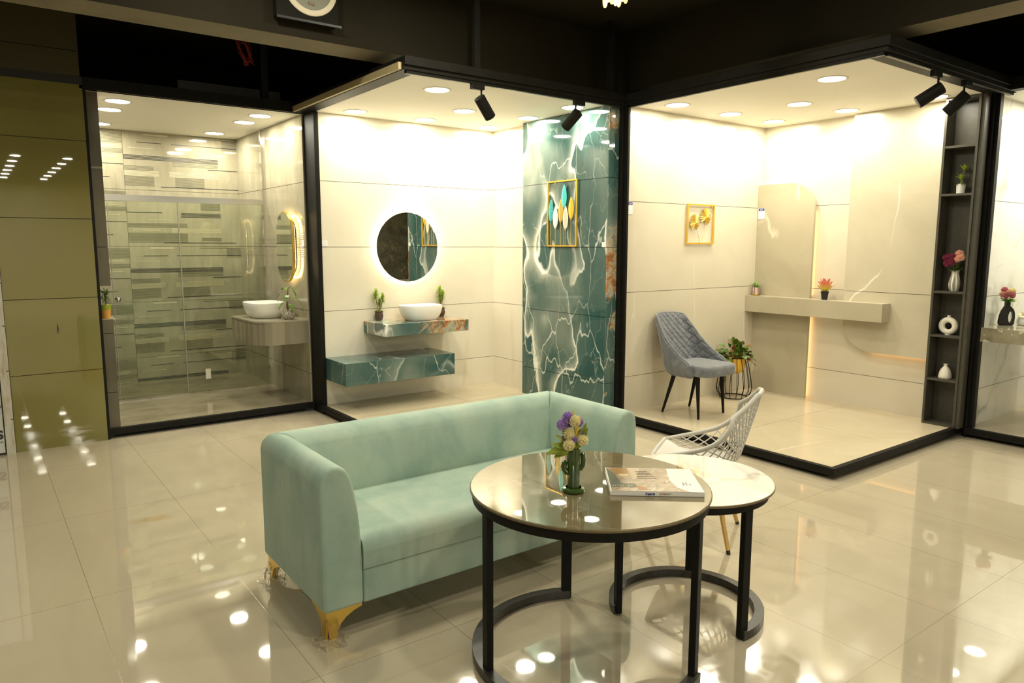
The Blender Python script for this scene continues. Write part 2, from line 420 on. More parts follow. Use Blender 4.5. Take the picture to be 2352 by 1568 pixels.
# beams
b = MB().box((-8, 4.87, 2.95), (4.9, 5.18, HZ)); b.m = [0 if i != 0 else 1 for i in range(6)]
struct('trim_1', b, ['dark_ceiling', 'beam_plaster'], 'long ceiling beam with a taupe underside crossing above the bathroom bays', 'beam')
b = MB().box((4.82, -8, 2.95), (5.10, 4.87, HZ)); b.m = [0 if i != 0 else 1 for i in range(6)]
struct('trim_2', b, ['dark_ceiling', 'beam_plaster'], 'ceiling beam with a taupe underside above the living room bay', 'beam')

# ------------------------------------------------------------ bay 1 (striped shower)
Z1 = [PZ, .36, .965, 1.565, 2.165, CZ]
wall = slab_wall('y', 8.70, 8.78, .9, 2.55, Z1, (1.383,), .003)
pat = [(1.587,1.829,2.753,2.742,3,'l'),(1.521,1.761,2.664,2.664,1,'d'),(1.856,2.556,2.664,2.664,1,'d'),(2.099,2.562,2.765,2.746,2,'o'),(2.343,2.560,2.731,2.731,1,'l'),
(1.434,1.674,2.605,2.605,1,'l'),(1.384,2.341,2.525,2.488,4,'d'),(1.857,2.340,2.479,2.436,4,'o'),(1.384,1.670,2.414,2.374,4,'o'),(1.383,1.720,2.365,2.315,5,'l'),
(1.384,1.671,2.310,2.212,9,'o'),(1.825,2.341,2.370,2.321,5,'l'),(2.225,2.556,2.415,2.415,1,'d'),(1.881,2.184,2.309,2.212,9,'o'),(1.732,2.558,2.206,2.206,1,'d'),
(2.388,2.58,2.742,2.645,9,'o')]
left = [(1.10,1.383,2.742,2.645,9,'o'),(1.0,1.313,2.618,2.602,2,'l'),(.95,1.381,2.579,2.542,4,'o'),(1.0,1.318,2.500,2.500,1,'l'),(.9,1.378,2.427,2.427,1,'d'),(1.1,1.244,2.290,2.290,1,'d')]
patB = [(1.585,1.83,1.85+.6,1.845+.6,1,'l'),(1.384,1.73,1.930+.6,1.93+.6,1,'d'),(1.922,2.341,1.928+.6,1.888+.6,4,'d'),(1.385,1.98,1.812+.6,1.775+.6,4,'o'),(1.43,1.7,1.752+.6,1.74+.6,2,'l'),
(1.385,1.98,1.71+.6,1.614+.6,9,'o'),(1.732,2.5,1.605+.6,1.605+.6,1,'d'),(1.82,2.34,1.76+.6,1.715+.6,5,'l'),(2.13,2.34,2.06+.6,1.97+.6,9,'o'),(2.13,2.34,1.66+.6,1.63+.6,4,'o'),(1.525,1.765,2.065+.6,2.065+.6,1,'d'),(1.88,2.11,2.055+.6,2.055+.6,1,'d')]
for row in range(5):
    for (x0, x1, za, zb, n, c_) in (patB if row == 1 else pat)+left:
        x1 = min(x1, 2.548)
        if x0 >= x1: continue
        for k in range(n):
            z = (za+(zb-za)*k/max(1, n-1))-.6*row
            h = .0032 if c_ == 'd' else (.0024 if c_ == 'o' else .0022)
            if z < PZ+.01: continue
            wall.box((x0, 8.6985, z-h), (x1, 8.702, z+h), {'d': 2, 'o': 3, 'l': 4}[c_])
struct('wall_1', wall, ['grey_tile', 'joint', 'stripe_dark', 'stripe_olive', 'stripe_light'], 'cement grey tiled wall with horizontal black and pale stripe inlays behind the shower glass', 'wall')
wall = slab_wall('x', 2.55, 2.57, 6.66, 8.70, Z1, (), .004)
struct('wall_2', wall, ['grey_tile', 'joint'], 'warm grey cement tiled side wall behind the oval mirror', 'wall')
b = MB().box((.82, 6.66, .03), (2.57, 8.78, PZ)); struct('floor_1', b, 'bay1_floor', 'glossy grey stone platform floor of the shower bay', 'floor')
b = MB().box((.80, 6.62, CZ), (2.57, 8.78, CZ+.05)); struct('ceiling_1', b, 'white_paint', 'white ceiling of the shower bay', 'ceiling')
# left return wall with a niche
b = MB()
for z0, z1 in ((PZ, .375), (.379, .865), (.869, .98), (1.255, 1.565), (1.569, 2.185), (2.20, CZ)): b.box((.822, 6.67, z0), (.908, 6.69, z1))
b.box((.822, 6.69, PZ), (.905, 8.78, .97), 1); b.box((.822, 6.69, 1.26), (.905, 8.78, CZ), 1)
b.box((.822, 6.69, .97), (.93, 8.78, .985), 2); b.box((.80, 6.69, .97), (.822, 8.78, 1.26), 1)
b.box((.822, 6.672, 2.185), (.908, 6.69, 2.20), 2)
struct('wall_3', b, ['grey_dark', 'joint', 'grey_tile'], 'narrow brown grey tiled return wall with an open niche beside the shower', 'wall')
# shower enclosure
t_ = thing('shower_enclosure', 'frameless glass shower screen with sliding door in front of the striped wall', 'shower screen', (1.7, 7.8, PZ))
def loc(mb, o):
    for i, v in enumerate(mb.v): mb.v[i] = (v[0]-o.location.x, v[1]-o.location.y, v[2]-o.location.z)
    return mb
def sub(mb, name, mats, o, **kw): return loc(mb, o).build(name, mats, o, **kw)
sub(MB().box((.92, 7.78, 1.998), (2.527, 7.815, 2.055)), 'top_rail', 'steel', t_)
sub(MB().box((1.70, 7.796, PZ+.004), (2.53, 7.804, 1.998)), 'fixed_pane', 'glass', t_)
dr = sub(MB().box((1.075, 7.762, PZ+.025), (1.69, 7.77, 1.996)), 'sliding_door', 'glass', t_)
sub(MB().box((1.682, 7.758, PZ+.02), (1.692, 7.774, 1.996)).box((1.072, 7.758, PZ+.02), (1.078, 7.774, 1.996)), 'door_seal', mk('translucent_seal', (.28, .27, .21), .3), t_)
sub(MB().box((.92, 7.75, PZ), (1.70, 7.785, PZ+.018)), 'bottom_track', 'chrome', t_)
k = MB().ball((1.105, 7.735, 1.07), .026, 20, 12).tube([(1.105, 7.735, 1.07), (1.105, 7.765, 1.07)], .012, 12)
sub(k, 'knob', 'chrome', t_)
sub(MB().box((2.528, 7.78, PZ), (2.55, 7.82, CZ)), 'wall_profile', 'chrome', t_)
sub(MB().box((1.87, 7.79, .21), (1.92, 7.796, .315)), 'paper_sticker', mk('paper', (.75, .72, .58), .7), t_)
# vanity slab with rounded corner
def rrect(x0, x1, y0, y1, r, n=8, corners=(1, 1, 1, 1)):
    pts = []
    for (cx, cy, a0, on) in ((x1-r, y1-r, 0, corners[0]), (x0+r, y1-r, 90, corners[1]), (x0+r, y0+r, 180, corners[2]), (x1-r, y0+r, 270, corners[3])):
        if on:
            for i in range(n+1):
                a = R(a0+90*i/n); pts.append((cx+r*math.cos(a), cy+r*math.sin(a)))
        else:
            a = R(a0+45); pts.append((cx+r*math.copysign(1, math.cos(a)), cy+r*math.copysign(1, math.sin(a))))
    return pts
t_ = thing('washbasin_counter', 'rounded grey stone counter with vertical staves under the oval mirror', 'counter', (2.3, 7.0, .77))
out = rrect(2.06, 2.55, 6.665, 7.45, .22, 10, (0, 0, 1, 0))
sub(MB().prism(out, 'z', .657, .868), 'apron', 'stave', t_)
sub(MB().prism([(x*1.0-(.006 if x < 2.5 else 0), y-(.003 if y < 7 else 0)) for x, y in out], 'z', .868, .884), 'top', 'grey_tile', t_)
def vessel(name, label, loc_, L, W, Hh, rz=0):
    t_ = thing(name, label, 'basin', loc_, rz)
    def ring(l, w_, z, n=48, e=3.2):
        return [(math.copysign(abs(math.cos(2*PI*i/n))**(2/e), math.cos(2*PI*i/n))*l/2, math.copysign(abs(math.sin(2*PI*i/n))**(2/e), math.sin(2*PI*i/n))*w_/2, z) for i in range(n)]
    prof = [(.60, .0), (.64, .0), (.72, .008), (.84, .2), (.93, .45), (.985, .75), (1.0, .97), (.995, 1.0), (.975, 1.0), (.965, .97), (.95, .8), (.86, .4), (.7, .2), (.4, .14), (.06, .13), (.055, .11), (.001, .11)]
    mb = MB(); n = 48
    for i, (sc_, z) in enumerate(prof): mb.v += ring(L*sc_, W*(sc_ if sc_ > .1 else sc_*L/W), z*Hh, n)
    fs = [(i*n+k, i*n+(k+1) % n, (i+1)*n+(k+1) % n, (i+1)*n+k) for i in range(len(prof)-1) for k in range(n)]
    mb.f = fs; mb.m = [0]*len(fs); mb.s = [True]*len(fs)
    mb.build('bowl', 'ceramic', t_)
    MB().lathe([(.0001, .0), (.022, .0), (.022, .004), (.0001, .006)], (0, 0, .115*Hh), 20).build('drain', 'chrome', t_)
    return t_
vessel('vessel_basin', 'white rectangular vessel basin on the rounded grey counter', (2.29, 7.13, .885), .48, .36, .145, R(90))
# oval mirror with halo
def stadium(cy, cz, w_, h, n=24):
    r = w_/2; pts = []
    for i in range(n+1): a = PI*i/n; pts.append((cy+r*math.cos(a), cz+(h/2-r)+r*math.sin(a)))
    for i in range(n+1): a = PI+PI*i/n; pts.append((cy+r*math.cos(a), cz-(h/2-r)+r*math.sin(a)))
    return pts
t_ = thing('oval_mirror', 'tall oval backlit mirror with gold edge above the grey counter', 'mirror', (2.5, 7.04, 1.565))
sub(MB().prism(stadium(7.045, 1.566, .43, .67), 'x', 2.478, 2.480), 'glass', 'mirror', t_)
sub(MB().prism(stadium(7.045, 1.566, .445, .685), 'x', 2.4805, 2.508), 'frame', 'gold', t_)
ld = MB(); pts = stadium(7.045, 1.566, .37, .61, 40)
for i in range(0, len(pts)-1):
    y0, z0 = pts[i]
    if i % 1 == 0: ld.box((2.509, y0-.004, z0-.004), (2.522, y0+.004, z0+.004))
for s_ in (-1, 1):
    for i in range(14):
        z = 1.566-.115+.23*i/13; ld.box((2.509, 7.045+s_*.185-.004, z-.004), (2.522, 7.045+s_*.185+.004, z+.004))
sub(ld, 'led_strip', 'led', t_)
sub(MB().prism(stadium(7.045, 1.566, .30, .54), 'x', 2.5085, 2.55), 'backing', 'black_soft', t_)

# ------------------------------------------------------------ olive panel on the far left
pn = slab_wall('y', 6.60, 6.66, .18, .80, [0, .592, 1.172, 1.785, 2.38, 2.80], (), .005)
pn.box((.15, 6.598, 2.80), (.80, 6.64, 2.86), 2)
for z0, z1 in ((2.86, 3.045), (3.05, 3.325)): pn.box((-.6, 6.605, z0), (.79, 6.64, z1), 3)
pn.box((-.6, 6.60, 2.38), (.1795, 6.64, 2.80), 0); pn.box((-.6, 6.60, 1.785), (.1795, 6.64, 2.376), 0); pn.box((-.6, 6.598, 2.80), (.15, 6.64, 2.86), 2)
pn.box((-.6, 6.60, 1.52), (.1795, 6.64, 1.781), 0)
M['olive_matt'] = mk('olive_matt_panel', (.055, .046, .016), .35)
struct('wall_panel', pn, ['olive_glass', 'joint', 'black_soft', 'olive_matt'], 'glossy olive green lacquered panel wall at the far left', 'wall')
tag(MB().tube([(.512, 6.5975, .975), (.515, 6.597, .94), (.513, 6.5975, .90)], [.0012, .004, .0012], 8).build('scratch_mark', 'black_soft'), 'small black scratch in the middle of the olive panel', 'mark')
t_ = thing('leaning_plank', 'rust stained white plank leaning beside the olive panel', 'plank', (.15, 6.58, 0))
M['stained'] = m = mk('stained_white_board', (.5, .47, .4), .6); t = NT(m)
t.color(t.ramp(t.noise(9, 6, .7, .5, t.mapping(scale=(2, 1, .6))), [(.45, (.52, .50, .42)), (.6, (.40, .33, .22)), (.68, (.27, .15, .06))]))
sub(MB().box((.118, 6.565, 0), (.176, 6.59, 1.51)), 'board', 'stained', t_)
for z in (.27, .64, .98, 1.30): sub(MB().box((.16, 6.563, z), (.178, 6.566, z+.006)), 'score_line', 'black_soft', t_)
t_ = thing('packing_board', 'white printed packing board behind the stained plank', 'board', (-.2, 6.58, 0))
sub(MB().box((-.6, 6.575, 0.02), (.11, 6.595, 1.5)), 'board', mk('packing_white', (.55, .56, .52), .5), t_)
MX = Matrix.Translation((0, 0, 0)) @ Matrix.Rotation(PI/2, 4, 'X')
for z in (.13, .36):
    lettering('lettering', 'US', .09, mk('print_black', (.03, .03, .035), .6), t_, Matrix.Translation((.20, -.006, z)) @ MX, bold=.004)
    lettering('lettering', 'NOA', .025, mk('print_black', (.03, .03, .035), .6), t_, Matrix.Translation((.245, -.006, z-.035)) @ MX)

# ------------------------------------------------------------ bay 2 (mirror and vanity)
Z2 = [PZ, .375, .97, 1.567, 2.168, CZ]
wall = slab_wall('y', 6.45, 6.62, 2.60, 4.572, Z2, (3.79,) if 0 else (), .004)
struct('wall_4', wall, ['cream_onyx', 'joint_light'], 'polished cream tiled wall behind the round mirror', 'wall')
wall = slab_wall('x', 4.56, 4.62, 5.81, 6.45, Z2, (), .004)
struct('wall_5', wall, ['cream_onyx', 'joint_light'], 'short cream tiled wall between the round mirror wall and the teal pillar', 'wall')
Z2b = [PZ, .36, .955, 1.57, 2.168, CZ]
wall = slab_wall('x', 4.47, 4.60, 4.612, 5.81, Z2b, (), .004)
struct('wall_6', wall, ['teal', 'joint'], 'polished teal onyx tiled pillar with white veins', 'wall')
wall = slab_wall('y', 4.60, 4.612, 4.47, 4.63, Z2b, (), .004)
struct('wall_7', wall, ['teal_rust', 'joint'], 'narrow teal and rust onyx return beside the black post', 'wall')
b = MB()
b.box((2.60, 4.56, .03), (3.788, 5.79, PZ)); b.box((3.792, 4.56, .03), (4.6, 5.79, PZ)); b.box((2.60, 5.794, .03), (3.788, 6.45, PZ)); b.box((3.792, 5.794, .03), (4.6, 6.45, PZ)); b.box((2.6, 4.56, .02), (4.6, 6.45, .076), 1)
struct('floor_2', b, ['bay2_floor', 'joint_light'], 'sand coloured tiled platform of the round mirror bay', 'floor')
b = MB().box((2.60, 4.605, CZ), (4.62, 6.62, CZ+.05)); struct('ceiling_2', b, 'white_paint', 'white ceiling of the round mirror bay', 'ceiling')
# bay 3
Z3 = [PZ, .405, 1.17, 1.97, CZ]
wall = slab_wall('y', 4.56, 4.598, 4.64, 6.66, Z3, (), .004)
struct('wall_8', wall, ['beige_marble', 'joint_light'], 'matt beige marble wall with the gold monstera picture', 'wall')
wall = slab_wall('x', 6.64, 6.70, 2.50, 4.56, [PZ, .385, 1.17, 1.972, CZ], (), .004)
struct('wall_9', wall, ['beige_marble', 'joint_light'], 'beige marble side wall behind the floating ledge', 'wall')
b = MB(); b.box((4.64, 2.54, .03), (5.60, 3.52, PZ)); b.box((5.603, 2.54, .03), (6.64, 3.52, PZ)); b.box((4.64, 3.523, .03), (5.60, 4.56, PZ)); b.box((5.603, 3.523, .03), (6.64, 4.56, PZ)); b.box((4.64, 2.54, .02), (6.64, 4.56, .077), 1)
struct('floor_3', b, ['bay3_floor', 'joint_light'], 'pale beige tiled corner platform of the living room bay', 'floor')
b = MB().box((4.655, 2.505, CZ), (6.70, 4.598, CZ+.05)); struct('ceiling_3', b, 'white_paint', 'white ceiling of the living room bay', 'ceiling')
# bay 4
wall = slab_wall('y', 2.47, 2.50, 6.66, 8.8, [PZ, .385, 1.17, 1.955, CZ], (), .004)
struct('wall_10', wall, ['white_marble', 'joint'], 'polished white marble wall with dark veins at the right edge', 'wall')
b = MB().box((8.8, -1.5, 0), (8.9, 2.5, CZ)); struct('wall_11', b, 'white_marble', 'white marble back wall of the right hand bay', 'wall')
b = MB().box((6.60, -1.5, .03), (8.8, 2.47, PZ)); struct('floor_4', b, 'bay2_floor', 'sand coloured platform of the white marble bay', 'floor')
b = MB().box((6.60, -1.5, CZ), (8.9, 2.50, CZ+.05)); struct('ceiling_4', b, 'white_paint', 'white ceiling of the white marble bay', 'ceiling')

# ------------------------------------------------------------ black steel frames
def rail(name, lab, boxes, mats=('black_metal',), **kw):
    mb = MB()
    for q in boxes: mb.box(q[0], q[1], q[2] if len(q) > 2 else 0)
    return struct(name, mb, list(mats), lab, 'frame', **kw)
rail('trim_3', 'black steel sill under the shower bay', [((.80, 6.62, .028), (2.57, 6.66, PZ+.004)), ((.86, 6.70, 0), (2.5, 6.8, .028))], bevel=.003)
rail('trim_4', 'black steel sill of the round mirror platform', [((2.56, 4.52, .028), (2.60, 6.45, PZ+.004)), ((2.60, 4.52, .028), (4.6, 4.56, PZ+.004)), ((2.66, 4.62, 0), (4.5, 6.4, .028))], bevel=.003)
rail('trim_5', 'black steel sill of the living room platform', [((4.60, 2.50, .028), (4.64, 4.50, PZ+.004)), ((4.64, 2.50, .028), (6.62, 2.54, PZ+.004)), ((4.67, 2.57, 0), (6.6, 4.5, .028))], bevel=.003)
rail('trim_6', 'black steel sill of the white marble bay', [((6.56, -1.5, .028), (6.60, 2.47, PZ+.004)), ((6.64, -1.5, 0), (6.7, 2.4, .028))], bevel=.003)
rail('trim_7', 'black steel post left of the round mirror wall', [((2.57, 6.42, 0), (2.60, 6.66, CZ+.02)), ((2.585, 6.62, 0), (2.612, 6.66, CZ)), ((2.598, 6.425, PZ), (2.615, 6.45, CZ))], bevel=.002)
rail('trim_8', 'black steel post between the olive panel and the shower bay', [((.798, 6.61, 0), (.822, 6.67, CZ+.02))])
rail('trim_9', 'black steel post beside the teal pillar', [((4.615, 4.52, 0), (4.64, 4.60, CZ+.02)), ((4.585, 4.56, 0), (4.615, 4.60, CZ))], bevel=.002)
rail('trim_10', 'black steel post between the niche shelf and the white marble bay', [((6.60, 2.42, 0), (6.66, 2.50, CZ+.02)), ((6.57, 2.45, 0), (6.60, 2.47, CZ))], bevel=.002)
rail('trim_11', 'black header beam over the shower bay', [((.78, 6.60, CZ), (2.50, 6.66, CZ+.09))])
rail('trim_12', 'black frame around the ceiling of the round mirror bay', [((2.475, 4.55, CZ), (2.60, 6.66, CZ+.09)), ((2.60, 4.55, CZ), (4.62, 4.605, CZ+.09)), ((2.475, 4.535, CZ+.03), (4.62, 4.55, CZ+.09))], bevel=.003)
struct('trim_13', MB().box((2.448, 4.58, CZ+.004), (2.474, 6.60, CZ+.05)), 'beam_edge' if 0 else mk('bare_board_edge', (.42, .34, .18), .6), 'bare board edge along the ceiling frame', 'trim')
rail('trim_14', 'black frame around the ceiling of the living room bay', [((4.61, 2.33, CZ), (4.655, 4.56, CZ+.09)), ((4.655, 2.33, CZ), (6.66, 2.505, CZ+.09)), ((4.595, 2.315, CZ+.03), (6.7, 2.33, CZ+.09)), ((4.595, 2.33, CZ+.03), (4.61, 4.55, CZ+.09))], bevel=.003)
rail('trim_15', 'black header beam of the white marble bay', [((6.50, -1.5, CZ), (6.60, 2.33, CZ+.09))])
for i, (x, y, lab) in enumerate(((3.09, 4.585, 'black hanger rod above the left spotlight'), (4.45, 4.585, 'black hanger rod above the teal pillar'))):
    struct('trim_%d' % (16+i), MB().box((x-.025, y-.02, CZ+.09), (x+.025, y+.02, HZ)), 'black_metal', lab, 'rod')
struct('trim_18', MB().box((2.28, 6.9, CZ+.05), (2.34, 6.96, HZ)), 'black_soft', 'black hanger post in the dark space above the shower bay', 'rod')
struct('wall_upper', MB().box((1.0, 8.2, 2.83), (1.85, 8.22, HZ)).box((1.85, 8.2, 3.30), (3.1, 8.22, HZ)), 'black_wall', 'black boarding in the void above the shower bay', 'wall')
struct('trim_19', MB().box((1.85, 8.60, 2.86), (3.05, 8.62, 3.34)), mk('bluish_grey_board', (.5, .52, .55), .7), 'dim grey board seen through the void above the shower bay', 'board')

# tracks
def track(name, lab, p0, p1):
    t_ = thing(name, lab, 'light track', tuple((a+c)/2 for a, c in zip(p0, p1)))
    ax = 0 if abs(p1[0]-p0[0]) > abs(p1[1]-p0[1]) else 1
    a, c = list(p0), list(p1); o = 1-ax
    def bx(off0, off1, z0, z1):
        q, r = a[:], c[:]; q[o] += off0; r[o] += off1; q[2] = z0; r[2] = z1
        return loc(MB().box(q, r), t_)
    bx(-.017, .017, CZ-.02, CZ-.0005).build('channel', 'black_metal', t_)
    for off in (-.007, .005): bx(off, off+.002, CZ-.0215, CZ-.0195).build('conductor', 'chrome', t_)
    return t_
track('light_track', 'black lighting track along the front of the round mirror bay', (2.50, 4.575, CZ), (4.60, 4.575, CZ))
track('light_track', 'black lighting track along the left edge of the living room bay', (4.632, 2.36, CZ), (4.632, 4.54, CZ))
track('light_track', 'black lighting track along the front of the living room bay', (4.66, 2.365, CZ), (6.64, 2.365, CZ))

def spotlight(label, x, y, d, power, flip=1, ax=0):
    t_ = thing('track_spotlight', label, 'spotlight', (x, y, CZ-.02), 0, 'track spotlights')
    e = (.055, .018) if ax == 0 else (.018, .055)
    MB().box((-e[0], -e[1], -.035), (e[0], e[1], 0)).build('adapter', 'black_metal', t_, bevel=.003)
    sx_ = .035*flip
    MB().tube([(sx_, 0, -.035), (sx_, 0, -.10)], .007, 10).build('stem', 'black_metal', t_)
    d = Vector(d).normalized(); c = Vector((sx_, 0, -.115)); a = c-d*.035; z = c+d*.14
    MB().tube([a, a+d*.003, z-d*.003, z], [.037, .043, .043, .040], 28).build('housing', 'black_metal', t_)
    bk = MB()
    q = d.to_track_quat('Z', 'Y').to_matrix().to_4x4()
    for k in range(10):
        an = 2*PI*k/10; bk.tube([(.030*math.cos(an), .030*math.sin(an), -.0005), (.030*math.cos(an), .030*math.sin(an), .0005)], .003, 6)
    bk.xf(Matrix.Translation(a) @ q).build('vent', 'steel', t_)
    ln_ = MB().tube([(0, 0, 0), (0, 0, .001)], .034, 24).xf(Matrix.Translation(z) @ q).build('lens', 'black_soft', t_)
    return t_
spotlight('black cylinder spotlight on the track, aimed down at the cream wall', 3.094, 4.575, (.70, .10, -.80), P_SPOT, 1)
spotlight('black cylinder spotlight on the track, in front of the teal pillar', 4.095, 4.575, (-.14, .73, -.60), P_SPOT, -1)
spotlight('left of the two black spotlights on the living room track, tilted far over', 5.349, 2.365, (-.46, .72, -.55), P_SPOT, 1)
spotlight('right of the two black spotlights on the living room track, next to the niche shelf', 5.829, 2.365, (-.13, .66, -.65), P_SPOT, -1)

# recessed downlights
dl0 = [None]
def downlight(x, y, z, label, group, power, r=.092):
    if dl0[0] is None:
        t_ = thing('recessed_downlight', label, 'ceiling light', (x, y, z), 0, group)
        MB().lathe([(r, -.001), (r+.002, -.004), (r+.018, -.003), (r+.020, 0)], (0, 0, 0), 40, cap=False).build('bezel', 'bezel', t_)
        MB().lathe([(.0001, -.0015), (r, -.0015)], (0, 0, 0), 40, cap=False).build('diffuser', 'lamp', t_)
        dl0[0] = t_
    else:
        t_ = dl0[0].copy(); col.objects.link(t_); t_.location = (x, y, z); t_['label'] = label; t_['group'] = group
        for ch in list(dl0[0].children):
            if ch.type == 'MESH':
                c_ = ch.copy(); col.objects.link(c_); c_.parent = t_
    L = bpy.data.lights.new('downlight_lamp', 'AREA'); L.shape = 'DISK'; L.size = r*1.96; L.energy = power; L.color = LC; L.spread = R(178)
    lo = bpy.data.objects.new('downlight_lamp', L); col.objects.link(lo); lo.location = (0, 0, -.003); lo.parent = t_
    return t_
G1 = 'downlights in the shower bay ceiling'; G2 = 'downlights in the round mirror bay ceiling'; G3 = 'downlights in the living room bay ceiling'; G4 = 'downlights in the white marble bay ceiling'
for x, y, l in ((1.10, 6.99, 'frontmost on the left side'), (1.10, 7.46, 'middle one of the left side'), (1.14, 8.38, 'rearmost left, half hidden'), (2.275, 6.97, 'nearest the front on the right side'), (2.27, 7.43, 'middle one of the right side'), (2.225, 8.35, 'rearmost on the right, nearest the striped wall')):
    downlight(x, y, CZ, 'round recessed ceiling light in the shower bay, '+l, G1, P_BAY*.8)
for x, y, l in ((2.998, 4.987, 'front left, beside the first spotlight'), (2.89, 6.225, 'back left, next to the black post'), (3.654, 5.616, 'in the middle, behind the first spotlight'), (3.604, 6.227, 'back middle, over the round mirror'), (4.33, 5.552, 'right side, nearest the teal pillar edge'), (4.336, 6.221, 'back right corner'), (4.31, 4.90, 'front right, behind the second spotlight')):
    downlight(x, y, CZ, 'round recessed ceiling light in the round mirror bay, '+l, G2, P_BAY*.66)
for x, y, l in ((5.068, 2.953, 'largest one at the front corner'), (5.739, 3.625, 'in the centre'), (4.949, 4.274, 'back left, nearest the black post'), (5.669, 4.273, 'above the gold monstera picture'), (6.34, 4.269, 'in the back corner'), (6.34, 3.54, 'right side, above the ledge'), (6.33, 2.80, 'right front, behind the spotlights')):
    downlight(x, y, CZ, 'round recessed ceiling light in the living room bay, '+l, G3, P_BAY*.64)
for x, y, l in ((7.1, 2.07, 'nearest the post'), (7.8, 2.06, 'second from the post'), (8.42, 2.07, 'farthest back'), (7.1, 1.35, 'second row near the front'), (7.8, 1.35, 'second row at the back')):
    downlight(x, y, CZ, 'round recessed ceiling light in the white marble bay, '+l, G4, P_BAY*.8)
GH = 'ceiling lights of the hall behind the viewer'
hl = [(1.3, 3.95), (2.6, 3.75), (-1.2, 2.6), (3.5, 1.6), (2.0, .7), (4.3, -1.0)]+[(x, -5.6-1.25*i) for i in range(6) for x in (.0, .95, 1.9)]+[(4.2, -6+0), (-3, -4.5), (7, -6)]  # lights listed before the rear rows are added, unseen, to brighten sofa and aisle
for i, (x, y) in enumerate(hl):
    downlight(x, y, HZ, 'round recessed light among the inferred and added lights out of view in the hall ceiling', GH, (P_HALL*.85 if x < 0 else P_HALL*.55) if y > -2 else P_HALL*.8)

# ------------------------------------------------------------ sofa
M['velvet'] = m = mk('mint_velvet', (.26, .46, .38), .75, sheen=.35, spec=.25); t = NT(m)
m.node_tree.nodes['Principled BSDF'].inputs['Sheen Roughness'].default_value = .4
m.node_tree.nodes['Principled BSDF'].inputs['Sheen Tint'].default_value = (.7, .9, .75, 1)
t.color(t.ramp(t.noise(4, 6, .62, .3, t.mapping(scale=(1, 1, .6))), [(.3, (.265, .375, .31)), (.5, (.36, .46, .375)), (.7, (.45, .52, .405))]))
sofa = thing('sofa', 'mint green velvet sofa on gold bracket feet in the aisle', 'sofa', (1.915, 3.0, 0))
SX0, SX1, SY0, SY1 = 1.03, 2.80, 2.63, 3.37
prof = [(0, .118), (0, .64), (.006, .675), (.025, .706), (.052, .719), (.082, .716), (.108, .70), (.128, .665), (.143, .61), (.156, .54), (.166, .45), (.172, .30), (.172, .118)]
def arm(side):
    mb = MB(); rings = []
    k = 1.28
    for (y, sc_, cor) in ((SY0, 1, 0), (SY0+.25, 1, 0), (SY1, k, 1)):
        rg = []
        for (d, z) in prof:
            dx = d*(1 if not cor else 1.0); yy = y-(d*k if cor else 0)
            x = SX0+dx if side < 0 else SX1-dx
            rg.append((x, yy, z))
        rings.append(rg)
    n = len(prof)
    for rg in rings: mb.v += rg
    for i in range(len(rings)-1):
        for j in range(n-1): mb.f.append((i*n+j, i*n+j+1, (i+1)*n+j+1, (i+1)*n+j)); mb.m.append(0); mb.s.append(True)
        mb.f.append((i*n+n-1, i*n, (i+1)*n, (i+1)*n+n-1)); mb.m.append(0); mb.s.append(False)
    mb.f.append(tuple(range(n))); mb.m.append(0); mb.s.append(False)
    mb.f.append(tuple(2*n+i for i in reversed(range(n)))); mb.m.append(0); mb.s.append(False)
    return sub(mb, 'armrest', 'velvet', sofa, bevel=.014, bseg=3, bang=55)
arm(-1); arm(1)
mb = MB(); k = 1.28; n = len(prof)
for x0 in (SX0, SX1):
    for d, z in prof: mb.v.append((x0+d if x0 == SX0 else x0-d, SY1-d*k, z))
for j in range(n-1): mb.f.append((j, j+1, n+j+1, n+j)); mb.m.append(0); mb.s.append(True)
mb.f += [(n-1, 0, n, 2*n-1), tuple(range(n)), tuple(n+i for i in reversed(range(n)))]; mb.m += [0]*3; mb.s += [False]*3
sub(mb, 'backrest', 'velvet', sofa, bevel=.012, bseg=3, bang=55)
def cushion(x0, x1, y0, y1, z0, z1, r, dome=.0, slope=0):
    sec = [(y0, z0), (y0-.004, z0+.03), (y0-.004, z1-r)]
    for i in range(7):
        a = R(90*i/6); sec.append((y0-.004+r-r*math.cos(a), z1-r+r*math.sin(a)))
    sec += [(y0+(y1-y0)*.5, z1+dome), (y1, z1+slope), (y1, z0)]
    return MB().prism(sec, 'x', x0, x1, 0, True)
sub(cushion(1.203, 2.627, 2.628, 3.165, .266, .405, .065, .012, .012), 'seat_cushion', 'velvet', sofa)
sub(MB().box((1.203, 2.632, .118), (2.627, 3.16, .2625)), 'seat_base', 'velvet', sofa, bevel=.008)
def bracket(cx, cy, dx, dy):
    t0 = thing
    mb = MB(); H_ = .118
    out = [(0, H_), (.155, H_), (.155, H_-.012), (.12, H_-.022), (.085, H_-.040), (.062, H_-.062), (.048, .03), (.040, 0), (.012, 0), (.006, .05)]
    mb.prism(out, 'y', 0, .007); mb.v = [(v[0]*1.0, v[1], v[2]) for v in mb.v]
    o2 = MB().prism(out, 'y', 0, .007); o2.v = [(v[1], v[0], v[2]) for v in o2.v]
    mb.add(o2.v, o2.f)
    mb.v = [(cx+v[0]*dx, cy+v[1]*dy, v[2]) for v in mb.v]
    return sub(mb, 'foot', 'gold', sofa)
rnd = random.Random(4)
